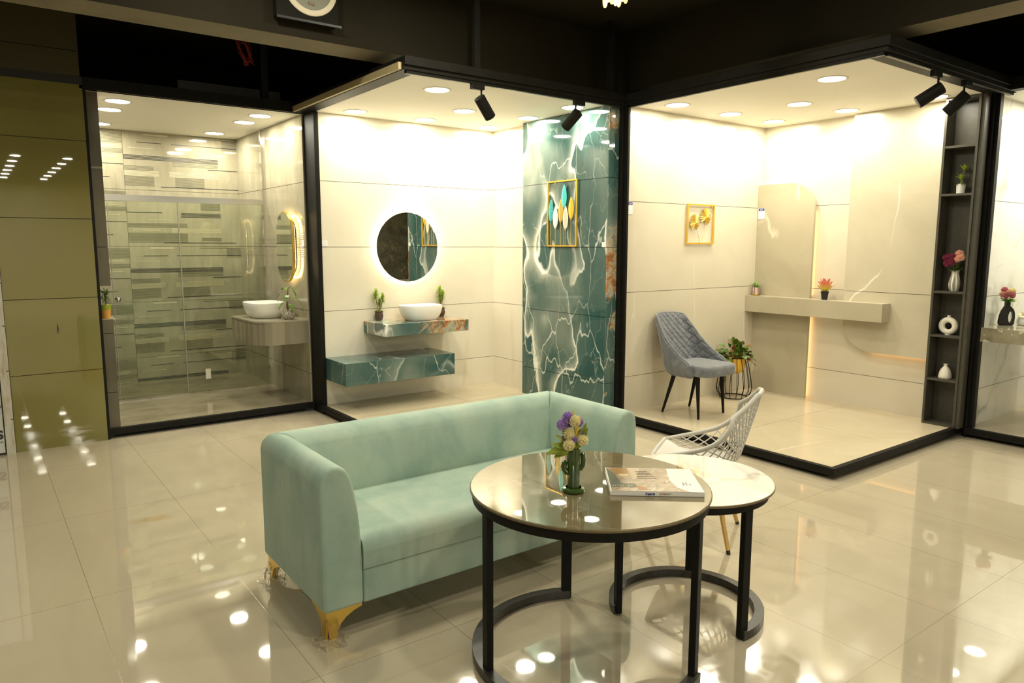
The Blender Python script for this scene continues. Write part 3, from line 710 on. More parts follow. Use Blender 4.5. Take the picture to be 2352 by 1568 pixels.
for cx, cy, dx, dy in ((SX0+.012, SY0+.012, 1, 1), (SX0+.012, SY1-.02, 1, -1), (SX1-.012, SY0+.012, -1, 1), (SX1-.012, SY1-.02, -1, -1)):
    ft = bracket(cx, cy, dx, dy)
    if dx > 0:
        fl = MB(); bx_, by_ = cx+.025, cy+.01*dy
        def film(u, v, bx_=bx_, by_=by_):
            a = 2*PI*u; z = .002+.085*v; rr = (.046-.022*v)*(1+.16*math.sin(5*a+9*v)+.08*math.sin(11*a))*(1+(.35 if v < .15 else 0))
            return (bx_+rr*math.cos(a)-.02*(1-v), by_+rr*math.sin(a)-.03*(1-v), max(.001, z+.008*math.sin(7*a+20*v)))
        fl.grid(film, 40, 10, 0, False, closed_u=True)
        wr = loc(fl, sofa).build('plastic_wrap', 'film', None); wr.parent = ft; wr.matrix_parent_inverse = Matrix.Identity(4)

# ------------------------------------------------------------ tables
M['brown_top'] = m = mk('polished_taupe_marble_top', (.26, .215, .13), .008, ior=2.05); t = NT(m)
wc = t.warp(2, .3, detail=4)
c = t.ramp(t.noise(1.6, 6, .65, .4, t.mapping(scale=(1, 2.2, 1))), [(.3, (.15, .12, .06)), (.7, (.21, .17, .095))])
t.color(t.mix(t.math('MULTIPLY', t.ridge(2.2, .01, wc, 3), .4), c, (.3, .25, .16)))
M['white_top'] = m = mk('polished_white_marble_top', (.85, .82, .74), .015, ior=1.9); t = NT(m)
t.color(t.mix(t.math('MULTIPLY', t.ridge(1.5, .012, t.warp(1.3, .5, detail=4), 2), .6), t.ramp(t.noise(2, 4), [(.3, (.80, .77, .68)), (.7, (.88, .85, .77))]), (.55, .46, .30)))
def table(name, label, cx, cy, ztop, rtop, rleg, legs, arc, topmat):
    t_ = thing(name, label, 'table', (cx, cy, 0))
    MB().lathe([(.0001, ztop-.002), (rtop-.004, ztop-.002), (rtop-.002, ztop-.003)], (0, 0, .002), 96, cap=False, sm=False).lathe([(.0001, ztop-.012), (rtop-.006, ztop-.012), (rtop-.002, ztop-.003)], (0, 0, .0), 96, cap=False, sm=False).build('tabletop', [topmat], t_)
    MB().lathe([(rtop-.005, ztop-.013), (rtop, ztop-.010), (rtop, ztop-.003), (rtop-.003, ztop-.0005), (rtop-.008, ztop-.0005), (rtop-.012, ztop-.013)], (0, 0, 0), 96, cap=False).build('edge_band', 'brass', t_)
    MB().lathe([(rleg-.022, ztop-.013), (rleg+.022, ztop-.013), (rleg+.022, ztop-.046), (rleg-.022, ztop-.046), (rleg-.022, ztop-.013)], (0, 0, 0), 96, cap=False, sm=False).build('apron_ring', 'black_metal', t_)
    for a in legs:
        mb = MB().box((rleg-.012, -.022, .004), (rleg+.014, .022, ztop-.05)); mb.xf(Matrix.Rotation(a, 4, 'Z')); mb.build('leg', 'black_metal', t_, bevel=.003)
    a0, a1 = arc; N_ = 48; mb = MB()
    for i in range(N_+1):
        a = a0+(a1-a0)*i/N_
        for r, z in ((rleg-.014, .002), (rleg+.026, .002), (rleg+.026, .038), (rleg-.014, .038)): mb.v.append((r*math.cos(a), r*math.sin(a), z))
    for i in range(N_):
        for j in range(4): mb.f.append((i*4+j, i*4+(j+1) % 4, (i+1)*4+(j+1) % 4, (i+1)*4+j)); mb.m.append(0); mb.s.append(False)
    mb.f += [(0, 1, 2, 3), (N_*4+3, N_*4+2, N_*4+1, N_*4)]; mb.m += [0, 0]; mb.s += [False, False]
    M['scuffed_black'] = M.get('scuffed_black') or speckled('scuffed_black_steel', (.02, .019, .016), (.045, .042, .035), 30, .35)
    mb.build('base_ring', 'scuffed_black', t_)
    return t_
def ang(cx, cy, x, y): return math.atan2(y-cy, x-cx)
T1 = (1.844, 1.973); T2 = (2.425, 1.965)
la = [ang(*T1, 1.425, 2.05), ang(*T1, 2.058, 2.342), ang(*T1, 2.004, 1.577)]
table('coffee_table', 'larger round table with polished brown marble top and black steel legs', *T1, .68, .458, .427, la, (la[1]-.04, la[2]+2*PI+.04), 'brown_top')
lb = [ang(*T2, 2.171, 2.097), ang(*T2, 2.41, 1.655), ang(*T2, 2.67, 2.14)]
table('coffee_table', 'smaller lower round table with white marble top nested behind the brown one', *T2, .595, .352, .307, lb, (lb[1]-.04, lb[0]+.04), 'white_top')

# ------------------------------------------------------------ flower helpers
M['leaf_green'] = speckled('olive_green_leaf', (.20, .27, .02), (.36, .40, .05), 30, .45)
M['leaf_dark'] = speckled('dark_green_leaf', (.05, .11, .015), (.10, .17, .025), 30, .45)
M['leaf_mid'] = speckled('fresh_green_leaf', (.10, .22, .02), (.20, .36, .05), 25, .4)
M['leaf_lime'] = speckled('lime_green_leaf', (.28, .42, .03), (.45, .58, .08), 30, .45)
M['stem'] = mk('brown_stem', (.20, .12, .04), .7)
M['stem_green'] = mk('green_stem', (.20, .27, .05), .6)
M['purple'] = speckled('lilac_petal', (.38, .22, .60), (.62, .45, .80), 60, .7)
M['cream_petal'] = speckled('cream_petal', (.88, .80, .42), (.95, .88, .58), 60, .7)
M['yellow'] = mk('yellow_bud', (.75, .58, .04), .6)
M['burgundy'] = speckled('burgundy_petal', (.20, .02, .06), (.34, .05, .12), 50, .7)
M['peach'] = speckled('peach_petal', (.80, .42, .30), (.88, .58, .45), 40, .7)
M['pink'] = speckled('pink_petal', (.62, .16, .24), (.78, .32, .38), 40, .7)
M['coral'] = m = mk('coral_succulent', (.75, .3, .25), .45); t = NT(m)
sx = t.n('ShaderNodeSeparateXYZ'); t.l(t.co, sx.inputs[0])
t.color(t.ramp(t.math('MULTIPLY', t.math('SUBTRACT', sx.outputs[2], .07), 6.5), [(.0, (.50, .45, .05)), (.25, (.72, .55, .10)), (.55, (.72, .25, .16)), (1, (.62, .16, .18))]))
def pompom(mb, c, r, seed=0, n=120, mi=0, up=(0, 0, 1)):
    rd = random.Random(seed)
    mb.ball(c, r*.55, 10, 6, mi)
    for i in range(n):
        z = 1-2*(i+.5)/n; a = i*2.39996; q = math.sqrt(1-z*z)
        d = Vector((q*math.cos(a), q*math.sin(a), z)); c_ = Vector(c)+d*r*.45
        mb.leaf(c_, d, r*.58*rd.uniform(.85, 1.1), r*(.24 if n < 150 else .19), rd.uniform(-.2, .4), .25, mi, 2, up=(rd.random(), rd.random(), rd.random()), shape=lambda t: .6+.5*t)
    return mb

# cactus vase with single flowers
cv = thing('cactus_vase', 'dark green glazed cactus shaped vase on the brown marble table', 'vase', (1.739, 1.945, .681))
M['green_glaze'] = m = mk('dark_green_glaze', (.045, .085, .018), .12, coat=.5)
mb = MB().lathe([(.0001, 0), (.038, 0), (.042, .003), (.043, .009), (.040, .014), (.030, .017)], (0, 0, 0), 48, cap=False)
mb.build('base', 'green_glaze', cv)
mb = MB().lathe([(.021, .014), (.021, .03), (.0225, .10), (.0235, .155), (.0225, .164), (.019, .166), (.017, .160), (.016, .05)], (0, 0, 0), 96, rib=(10, .07), cap=False)
mb.build('body', 'green_glaze', cv)
cdir = Vector((cr.x, cr.y, 0)).normalized()
def cact(side, z0, out, z1, r):
    p = [cdir*side*.015+Vector((0, 0, z0)), cdir*side*(out*.75)+Vector((0, 0, z0+.002)), cdir*side*out+Vector((0, 0, z0+.015)), cdir*side*(out+.002)+Vector((0, 0, (z0+z1)/2)), cdir*side*(out-.001)+Vector((0, 0, z1-.006)), cdir*side*(out-.002)+Vector((0, 0, z1))]
    MB().tube(p, [r, r, r*1.05, r*1.05, r, r*.4], 14).build('cactus_arm', 'green_glaze', cv)
cact(-1, .070, .035, .118, .0105); cact(1, .085, .034, .150, .0085)
fu = cu
def flower(label, px_, pz_, r, petal, depth=0, n=120, seed=0):
    """px_/pz_: bloom offset to the right of and above the rim of the vase"""
    tip = Vector((0, 0, .166))+cdir*px_+Vector((0, 0, pz_))+Vector((cf.x, cf.y, 0)).normalized()*depth
    t_ = thing('flower', label, 'flower', cv.location, 0, 'artificial flowers in the cactus vase')
    st = Vector((0, 0, .10))+cdir*px_*.05; md = st.lerp(tip, .55)-cdir*px_*.15
    MB().tube([st, md, tip], .0014, 6).build('stem', 'stem', t_)
    pompom(MB(), tip, r, seed, n).build('bloom', petal, t_)
fl = [('upper left lilac pompom flower, tallest in the cactus vase', -.024, .113, .021, 'purple', 0), ('cream pompom flower at the top beside the tallest lilac one', .000, .104, .020, 'cream_petal', -.012), ('lilac pompom flower right of the top cream one', .016, .094, .018, 'purple', .015),
('lilac pompom flower at the far left of the bouquet', -.046, .087, .019, 'purple', 0), ('lilac pompom flower just under the tallest lilac one', -.024, .088, .017, 'purple', .012), ('cream pompom flower in the middle left of the bouquet', -.020, .056, .021, 'cream_petal', -.01),
('small lilac flower at the right edge of the bouquet', .033, .057, .016, 'purple', .005), ('cream pompom flower low on the right side of the bouquet', .030, .032, .020, 'cream_petal', -.012), ('cream pompom flower lowest, left over the vase rim', -.020, .016, .021, 'cream_petal', -.02),
('small dark lilac flower low in the middle of the bouquet', -.002, .034, .013, 'purple', -.01), ('small lilac flower half hidden at the left by leaves', -.035, .037, .011, 'purple', 0), ('pale yellow flower half hidden in the middle of the bouquet', .008, .056, .012, 'cream_petal', .012)]
for i, (l, a, z, r, p, d) in enumerate(fl): flower(l, a, z, r*1.06, p, d, 190, i)
gs = thing('foliage_sprig', 'green leaves and yellow bud sprigs among the flowers in the cactus vase', 'foliage', cv.location)
mb = MB(); rim = Vector((0, 0, .160))
for (a, z, L_, w_, dr) in ((-1, .15, .085, .034, .5), (-1, .5, .080, .026, .3), (-.9, -.1, .075, .030, .5), (-.8, .9, .085, .022, .2), (-.3, .3, .05, .022, .2), (.5, 1, .095, .030, .1), (.65, 1.5, .11, .026, -.2), (.2, .5, .055, .026, .1), (-1, .3, .10, .026, .7), (-.6, 1.2, .09, .02, .1)):
    mb.leaf(rim+cdir*a*.008-Vector((cf.x, cf.y, 0))*.006, cdir*a+Vector((0, 0, z)), L_, w_, dr, .12, 0, 7, up=tuple(-cf+Vector((0, 0, .4))))
mb.build('leaves', 'leaf_green', gs)
mb = MB()
for a, L_ in ((.02, .128), (.012, .09), (-.003, .15), (.026, .07)):
    p1 = rim+cdir*a+Vector((0, 0, L_)); mb.tube([rim, rim+cdir*a*.6+Vector((0, 0, L_*.5)), p1], .0012, 5)
    for k in range(14):
        q = rim.lerp(p1, .55+.45*k/14)+cdir*.003*math.sin(k*2.4); mb.ball(q, .0032, 6, 4)
mb.build('bud_spikes', 'yellow', gs)

# magazine
mg = thing('magazine', 'tile catalogue magazine with a kitchen photo cover lying on the brown table', 'magazine', (2.02, 1.83, .681))
p00 = Vector((1.818, 1.828)); ex = Vector((2.080-1.818, 1.612-1.828)); Lm = ex.length; ex.normalize(); ey = Vector((-ex.y, ex.x))
Wd = .28
MM = Matrix(((ex.x, ey.x, 0, p00.x-2.02), (ex.y, ey.y, 0, p00.y-1.83), (0, 0, 1, 0), (0, 0, 0, 1)))
MB().box((.002, .001, .001), (Lm-.001, Wd-.002, .0165)).xf(MM).build('pages', mk('paper_pages', (.80, .78, .70), .6), mg)
cover = MB().box((0, 0, .0165), (Lm, Wd, .0172)).box((0, 0, 0), (Lm, Wd, .001)).box((0, 0, 0), (Lm, .001, .0172))
white = mk('glossy_white_cover', (.82, .80, .74), .12)
cover.xf(MM).build('cover', white, mg)
M['ph'] = m = mk('cover_photo', (.4, .3, .2), .1, coat=.4); t = NT(m)
sx = t.n('ShaderNodeSeparateXYZ')
t.l(t.mapping(rot=(0, 0, -math.atan2(ex.y, ex.x)), loc=(0, 0, 0)), sx.inputs[0])
c = t.ramp(t.noise(16, 5, .7, 1.4, t.mapping(scale=(1, 2, 1))), [(.3, (.22, .155, .095)), (.5, (.38, .29, .20)), (.7, (.58, .49, .37))])
t.color(c)
def patch(pts, mat, z=.0174, name='photo_detail', th=.0003):
    return MB().prism(pts, 'z', z, z+th).xf(MM).build(name, mat, mg)
patch([(.004, .003), (.268*Lm/.34+.02, .003), (.25*Lm/.34, .05), (.235*Lm/.34, .13), (.238*Lm/.34, .20), (.245*Lm/.34, Wd-.003), (.004, Wd-.003)], 'ph', name='cover_photo')
F = Lm
patch([(.004, .045), (.10*F, .045), (.30*F, .045), (.29*F, .085), (.14*F, .09), (.09*F, .20), (.05*F, Wd-.04), (.004, Wd-.004)], mk('photo_green', (.13, .14, .095), .15), .0178)
patch([(.06*F, Wd-.05), (.10*F, .20), (.25*F, .20), (.255*F, Wd-.004), (.06*F, Wd-.004)], mk('photo_brown', (.34, .19, .07), .15), .0178)
patch([(.14*F, .17), (.25*F, .17), (.25*F, .20), (.13*F, .20)], mk('photo_cream', (.62, .46, .22), .15), .0181)
patch([(.27*F, .13), (.31*F, .13), (.40*F, Wd-.004), (.27*F, Wd-.004)], mk('photo_beige', (.55, .44, .30), .15), .0178)
patch([(.30*F, .02), (.42*F, .02), (.36*F, .05), (.31*F, .06)], mk('photo_rust', (.40, .17, .05), .15), .0178)
for k in range(5): patch([(.34*F, .15+.02*k), ((.50-.02*k)*F+.02, .152+.02*k), ((.50-.02*k)*F+.02, .156+.02*k), (.34*F, .155+.02*k)], mk('photo_line', (.12, .09, .06), .2), .0182)
for k in range(9): patch([((.03+.028*k)*F, .05+.006*(k % 3)), ((.045+.028*k)*F, .052+.006*(k % 3)), ((.04+.028*k)*F, .066)], mk('photo_glass', (.65, .65, .5), .2), .0182)
patch([(.60*F, .10), (.63*F, .10), (.62*F, .13)], mk('photo_orange', (.75, .35, .12), .2), .0182); patch([(.64*F, .095), (.66*F, .12), (.645*F, .13)], white, .0182)
Bl = mk('print_blue', (.03, .04, .25), .4); Gy = mk('print_grey', (.15, .15, .17), .4); Og = mk('print_orange', (.8, .28, .03), .4)
SPN = MM @ Matrix.Translation((.125*F/.34, -.0004, .0045)) @ Matrix.Rotation(PI/2, 4, 'X')
lettering('lettering', 'Kajaria', .0125, Bl, mg, SPN, .25, .0004, .0002)
lettering('lettering', 'ET  RNITY', .0095, Gy, mg, MM @ Matrix.Translation((.125*F/.34+.052, -.0004, .0050)) @ Matrix.Rotation(PI/2, 4, 'X'), 0, .0001, .0002)
MB().tube([(0, 0, 0), (0, -.0004, 0)], .0036, 16).xf(MM @ Matrix.Translation((.125*F/.34+.0655, -.0003, .0085))).build('lettering', Og, mg)
for k, (tx, sz, cc) in enumerate((('Kajaria', .012, Bl), ('ETERNITY', .009, Gy), ('TILES', .009, Gy))):
    lettering('lettering', tx, sz, cc, mg, MM @ Matrix.Translation((.83*F+.012*k, .075, .0174)) @ Matrix.Rotation(PI/2, 4, 'Z'), 0, 0, .0001)

# ------------------------------------------------------------ white lattice chair
def lattice_chair():
    c0 = Vector((3.133, 2.464, 0)); th = R(121)
    t_ = thing('lattice_chair', 'white plastic lattice shell chair with wood look legs beyond the tables', 'chair', c0, th-PI/2)   # local +y = forward
    # side profile (y forward, z up) for the centre line
    cl = [(.24, .465), (.20, .455), (.12, .436), (.03, .422), (-.06, .416), (-.13, .420), (-.175, .436), (-.205, .475), (-.225, .54), (-.245, .61), (-.265, .68), (-.285, .755), (-.30, .83)]
    hw = [.195, .215, .232, .242, .245, .245, .242, .232, .215, .19, .16, .13, .09]
    lift = [.0, .02, .06, .10, .14, .185, .22, .21, .17, .12, .07, .03, .0]
    fwd = [.0, .0, .0, .0, .0, .0, .01, .03, .045, .05, .045, .03, .01]
    def S_(u, v):
        x = v*(len(cl)-1); i = min(int(x), len(cl)-2); f = x-i
        def I(a):
            p0 = a[max(i-1, 0)]; p1 = a[i]; p2 = a[i+1]; p3 = a[min(i+2, len(a)-1)]
            return .5*((2*p1)+(-p0+p2)*f+(2*p0-5*p1+4*p2-p3)*f*f+(-p0+3*p1-3*p2+p3)*f**3)
        y = I([q[0] for q in cl]); z = I([q[1] for q in cl]); w_ = I(hw); li = I(lift); fo = I(fwd)
        a = abs(u); e = a**2.4
        return Vector((w_*u*(1-.06*a*a), y+fo*e, z+li*e))
    def outset(u, v, r): return S_(u, v)
    # solid seat pan
    pan = MB()
    def PN(s_, q):
        v = .0+.42*q; hwid = .96 if q < .12 else max(.5, .96-1.9*(q-.12))
        u = (2*s_-1)*min(.95, hwid); return S_(u, v)
    pan.grid(PN, 24, 20)
    pan.build('seat', 'shell_white', t_, solid=.006)
    # rim
    rim_ = MB(); pts = []
    for i in range(41): pts.append(S_(1, .02+.96*i/40))
    for i in range(1, 12): pts.append(S_(1-2*i/12, .98+.02*math.sin(PI*i/12)))
    for i in range(41): pts.append(S_(-1, .98-.96*i/40))
    for i in range(1, 12): pts.append(S_(-1+2*i/12, .02-.02*math.sin(PI*i/12)))
    rs = []
    rim_.tube(pts, .0125, 12, closed=True)
    rim_.build('rim', 'shell_white', t_)
    la_ = None
    return t_, la_, S_
M['shell_white'] = mk('off_white_plastic', (.55, .52, .46), .4)
chair_t, la_, S_ = lattice_chair()
la_ = MB()
def hwid(v):
    q = v/.42
    return .96 if q < .12 else max(.5, .96-1.9*(q-.12))
for fam in (1, -1):
    for k in range(0, 40):
        seg_ = []
        for j in range(0, 161):
            v = .02+.96*j/160
            u = fam*(-3.4+k*.19+(1-v)*3.1)
            ok = abs(u) <= 1.0
            if ok and v < .42: ok = abs(u) > hwid(v)-.03
            if ok: seg_.append(S_(u, v))
            else:
                if len(seg_) > 1: la_.tube(seg_, .0037, 6)
                seg_ = []
        if len(seg_) > 1: la_.tube(seg_, .0037, 6)
la_.build('lattice', 'shell_white', chair_t)
M['wood_leg'] = m = mk('ochre_wood_leg', (.55, .32, .08), .4); t = NT(m)
t.color(t.ramp(t.noise(14, 4, .6, .5, t.mapping(scale=(1, 1, .12))), [(.3, (.42, .23, .05)), (.7, (.62, .38, .11))]))
inv = chair_t.matrix_basis.inverted()
inv = (Matrix.Translation(chair_t.location) @ Matrix.Rotation(chair_t.rotation_euler.z, 4, 'Z')).inverted()
for (x, y) in ((3.04, 2.19), (2.84, 2.62), (3.43, 2.42), (3.23, 2.83)):
    p = inv @ Vector((x, y, 0)); top = Vector((p.x*.42, p.y*.42, .425))
    q = p.lerp(top, .045)
    lg = MB().tube([q, top], [.011, .017], 14).build('leg', 'wood_leg', chair_t)
    MB().tube([p+Vector((0, 0, .001)), q], [.010, .0112], 14).build('foot_cap', 'black_soft', lg)
MB().box((-.10, -.10, .408), (.10, .10, .424)).build('under_frame', 'black_metal', chair_t)

# ------------------------------------------------------------ grey quilted chair
M['grey_velvet'] = m = mk('grey_velvet', (.13, .14, .15), .8, sheen=.4, spec=.3); t = NT(m)
t.color(t.ramp(t.noise(14, 5, .65, .8), [(.3, (.105, .115, .13)), (.7, (.20, .21, .225))]))
gc = thing('upholstered_chair', 'grey velvet quilted chair on black tapered legs against the beige wall', 'chair', (5.18, 4.13, PZ))   # forward = -y
def GC(s_, t__):
    """s_: -1..1 round the back from the left wing to the right wing, t__: 0 bottom .. 1 top edge"""
    a = abs(s_); sg = 1 if s_ >= 0 else -1
    # plan curve at seat level
    L1 = .46
    if a < L1:
        q = a/L1; x = .155*q; y = .235-.012*q*q
    elif a < .72:
        q = (a-L1)/(.72-L1)*PI/2; x = .155+.09*math.sin(q); y = .133+.09*math.cos(q)
    else:
        q = (a-.72)/.28; x = .245+.005*q; y = .133-.24*q
    # height of the top edge
    if a < .56: top = .885-.02*(a/.56)**4
    else:
        q = (a-.56)/.44; e = (1-(1-q)**2.1)*.75+.25*q*q*(3-2*q); top = .865-(.865-.50)*e
        if q > .85: top -= .04*((q-.85)/.15)**2
    z = .37+(top-.37)*t__
    h = max(0, z-.45)
    wide = 1-.12*h/.45
    if z < .45: wide = .80+.20*((z-.37)/.08)**.5
    lean = .17*(h/.45)**1.1
    return Vector((sg*x*wide, y*(1 if z > .45 else .86+.14*((z-.37)/.08)**.5)+lean*(1 if a < .5 else max(0, 1-(a-.5)*1.2)), z))
def gnorm(s_, t__):
    e = .004; du = GC(min(1, s_+e), t__)-GC(max(-1, s_-e), t__); dv = GC(s_, min(1, t__+e))-GC(s_, max(0, t__-e))
    n_ = du.cross(dv); n_.normalize(); return n_
def quilt(s_, z):
    u = s_*9.5; v = z*24
    a = abs(((u+v)*.5) % 1-.5)*2; c_ = abs(((u-v)*.5) % 1-.5)*2
    g = min(1-a, 1-c_); return min(1, g*3.2)**.6
TH = .042
def inner(u, v):
    s_ = -1+2*u; t__ = v
    p = GC(s_, t__); n_ = gnorm(s_, t__)
    return p-n_*(-1)*0+n_*(TH*.5*math.sqrt(max(0, 1-max(0, (t__-.94)/.06)**2))*-1-(.013*(quilt(s_, p.z)-1)*-1)*-1)*1.0
def outer(u, v):
    s_ = -1+2*u; t__ = v
    p = GC(s_, t__); n_ = gnorm(s_, t__)
    chn = abs(math.sin(s_*PI*9))**.35
    return p+n_*(TH*.5*math.sqrt(max(0, 1-max(0, (t__-.94)/.06)**2))+.006*(chn-1))
# normal direction check: make n_ point outwards (+y at the centre of the back)
sgn = 1 if gnorm(0, .6).y > 0 else -1
_g = gnorm
def gnorm(s_, t__): return _g(s_, t__)*sgn
MB().grid(inner, 180, 70).build('backrest', 'grey_velvet', gc)
MB().grid(outer, 160, 24).build('back_shell', 'grey_velvet', gc)
pip = MB().tube([GC(-1+2*i/80, 1.0) for i in range(81)], .012, 10)
for s_ in (-1, 1): pip.tube([GC(s_, t__/14) for t__ in range(15)], .016, 10)
pip.build('piping', 'grey_velvet', gc)
st = rrect(-.225, .225, -.275, .20, .10, 10)
sec = [(.86, .375), (.97, .385), (1.0, .40), (1.0, .445), (.985, .462), (.95, .472), (.8, .479), (.4, .483), (.001, .484)]
mb = MB(); n = len(st)
for k_, z in sec: mb.v += [(x*k_, (y+.04)*k_-.04, z+(0)) for x, y in st]
for i in range(len(sec)-1):
    for j in range(n): mb.f.append((i*n+j, i*n+(j+1) % n, (i+1)*n+(j+1) % n, (i+1)*n+j)); mb.m.append(0); mb.s.append(True)
mb.f.append(tuple(reversed(range(n)))); mb.m.append(0); mb.s.append(False)
mb.build('seat_cushion', 'grey_velvet', gc)
for fx, fy, tx, ty in ((4.978, 4.367, -.155, .14), (5.363, 4.375, .155, .14), (5.003, 3.976, -.165, -.12), (5.385, 4.003, .165, -.12)):
    MB().tube([(fx-5.18, fy-4.13, 0), (tx, ty, .385)], [.010, .021], 16).build('leg', 'black_metal', gc)

# ------------------------------------------------------------ plant stand with potted plant
ps = thing('wire_plant_stand', 'black wire basket plant stand beside the grey chair', 'plant stand', (6.055, 4.385, PZ))
wp = [(.135, .008), (.165, .06), (.172, .10), (.165, .16), (.135, .32), (.113, .405)]
mb = MB()
for k in range(16):
    a = 2*PI*k/16; mb.tube([(r*math.cos(a), r*math.sin(a), z) for r, z in wp], .0032, 6)
mb.build('wires', 'black_metal', ps)
mb = MB().tube([(.113*math.cos(2*PI*k/48), .113*math.sin(2*PI*k/48), .405) for k in range(48)], .0045, 8, closed=True); mb.build('top_ring', 'black_metal', ps)
mb = MB().tube([(.135*math.cos(2*PI*k/48), .135*math.sin(2*PI*k/48), .006) for k in range(48)], .005, 8, closed=True); mb.build('base_ring', 'black_metal', ps)
pp = thing('potted_plant', 'round leaved green and red plant in a gold pot on the wire stand', 'plant', (6.055, 4.385, PZ+.245))
MB().lathe([(.0001, 0), (.05, 0), (.08, .02), (.098, .06), (.106, .12), (.108, .165), (.103, .165), (.10, .12), (.0001, .12)], (0, 0, 0), 40, cap=False).build('pot', 'gold_paint', pp)
M['peperomia'] = m = mk('red_blushed_green_leaf', (.1, .2, .03), .35); t = NT(m)
t.color(t.ramp(t.noise(11, 2, .5), [(.40, (.05, .12, .012)), (.52, (.11, .20, .025)), (.62, (.20, .06, .02))]))
rd = random.Random(7); lv = MB(); stm = MB()
for k in range(95):
    a = rd.uniform(0, 2*PI); el = rd.uniform(-.05, 1.4); rr = rd.uniform(.09, .155)
    d = Vector((math.cos(a)*math.cos(el), math.sin(a)*math.cos(el), math.sin(el)*.95))
    b0 = Vector((0, 0, .16)); tip = b0+d*rr
    stm.tube([b0+Vector((d.x*.05, d.y*.05, 0)), tip], .0022, 5)
    lv.leaf(tip, (d+Vector((rd.uniform(-.5, .5), rd.uniform(-.5, .5), rd.uniform(-.3, .2)))), .058, .048, rd.uniform(.2, .9), .10, 0, 5, up=(rd.uniform(-.4, .4), rd.uniform(-.4, .4), 1), shape=lambda t: math.sin(PI*min(.98, t*.9+.06))**.55)
for a in (2.6, 3.0, -.6, -.75, .2, 3.5):
    p = [Vector((math.cos(a)*.09, math.sin(a)*.09, .17)), Vector((math.cos(a)*.13, math.sin(a)*.13, .19)), Vector((math.cos(a)*.165, math.sin(a)*.165, .15)), Vector((math.cos(a)*.17, math.sin(a)*.17, .10))]
    stm.tube(p, .002, 5)
    for q in p[1:]: lv.leaf(q, Vector((math.cos(a), math.sin(a), -.2)), .05, .042, .8, .1, 0, 5, shape=lambda t: math.sin(PI*min(.98, t*.9+.06))**.55)
lv.build('leaves', 'peperomia', pp); stm.build('stems', 'stem_green', pp)

# ------------------------------------------------------------ bay 2 furniture
t_ = thing('vanity_slab', 'floating teal onyx slab carrying the white basin under the round mirror', 'counter', (3.48, 6.22, .8))
sub(MB().box((3.02, 6.0, .745), (3.94, 6.449, .857)), 'slab', 'teal_vanity', t_, bevel=.0015)
t_ = thing('floating_shelf', 'lower wider floating teal onyx shelf under the vanity slab', 'shelf', (3.17, 6.22, .43))
sub(MB().box((2.616, 5.98, .328), (3.76, 6.449, .533)), 'slab', 'teal_shelf', t_, bevel=.0015)
vessel('vessel_basin', 'white oval vessel basin on the teal onyx slab', (3.53, 6.235, .858), .42, .30, .145)
t_ = thing('round_mirror', 'round backlit mirror on the cream wall above the basin', 'mirror', (3.49, 6.41, 1.565))
sub(MB().lathe([(.0001, 0), (.338, 0), (.341, .002), (.341, .004), (.0001, .004)], (0, 0, 0), 96, cap=False, sm=False).xf(Matrix.Translation((3.49, 6.395, 1.565)) @ Matrix.Rotation(-PI/2, 4, 'X')), 'glass', 'mirror', t_)
sub(MB().lathe([(.0001, 0), (.33, 0), (.33, .012), (.0001, .012)], (0, 0, 0), 96, cap=False, sm=False).xf(Matrix.Translation((3.49, 6.3995, 1.565)) @ Matrix.Rotation(-PI/2, 4, 'X')), 'backing', 'brass', t_)
sub(MB().lathe([(.285, 0), (.285, .034), (.305, .034), (.305, 0), (.285, 0)], (0, 0, 0), 96, cap=False).xf(Matrix.Translation((3.49, 6.412, 1.565)) @ Matrix.Rotation(-PI/2, 4, 'X')), 'led_strip', 'led_round', t_)
def tuft_plant(label, x, y, z, tufts, seed):
    t_ = thing('potted_succulent', label, 'plant', (x, y, z), 0, 'potted spiky succulents beside the white basin')
    MB().lathe([(.0001, 0), (.026, 0), (.036, .02), (.041, .045), (.038, .065), (.034, .074), (.040, .084), (.041, .09), (.035, .09), (.033, .075), (.0001, .075)], (0, 0, 0), 64, rib=(18, .035), cap=False).build('pot', mk('ribbed_brown_glaze', (.075, .042, .025), .3), t_)
    rd = random.Random(seed); lf = MB(); s_ = MB()
    for dx, dz, r in tufts:
        base = Vector((0, 0, .08)); c_ = Vector((cdir.x*dx, cdir.y*dx, dz))
        s_.tube([base, base.lerp(c_, .5)+cdir*dx*.15, c_], .0032, 6)
        for k in range(170):
            zz = rd.uniform(-1, 1); a = rd.uniform(0, 2*PI); q = math.sqrt(1-zz*zz)
            d = Vector((q*math.cos(a), q*math.sin(a), zz*.5+.45))
            lf.leaf(c_+Vector((0, 0, zz*r*.9)), d, r*rd.uniform(.75, 1.05), .0075, .1, .1, 0, 3)
    for k in range(70):
        a = rd.uniform(0, 2*PI); lf.leaf((.02*math.cos(a), .02*math.sin(a), .078), (math.cos(a)*.4, math.sin(a)*.4, 1), .028, .005, .2, .1, 0, 3)
    lf.build('leaves', 'leaf_lime', t_); s_.build('stems', 'stem', t_); return t_
tuft_plant('spiky lime green succulent in a brown pot left of the white oval basin', 3.155, 6.39, .858, ((-.028, .235, .046), (.038, .20, .042), (.006, .155, .036)), 1)
tuft_plant('spiky lime green succulent in a brown pot right of the white oval basin', 3.86, 6.395, .858, ((-.014, .245, .044), (.018, .21, .042), (-.006, .17, .036)), 2)

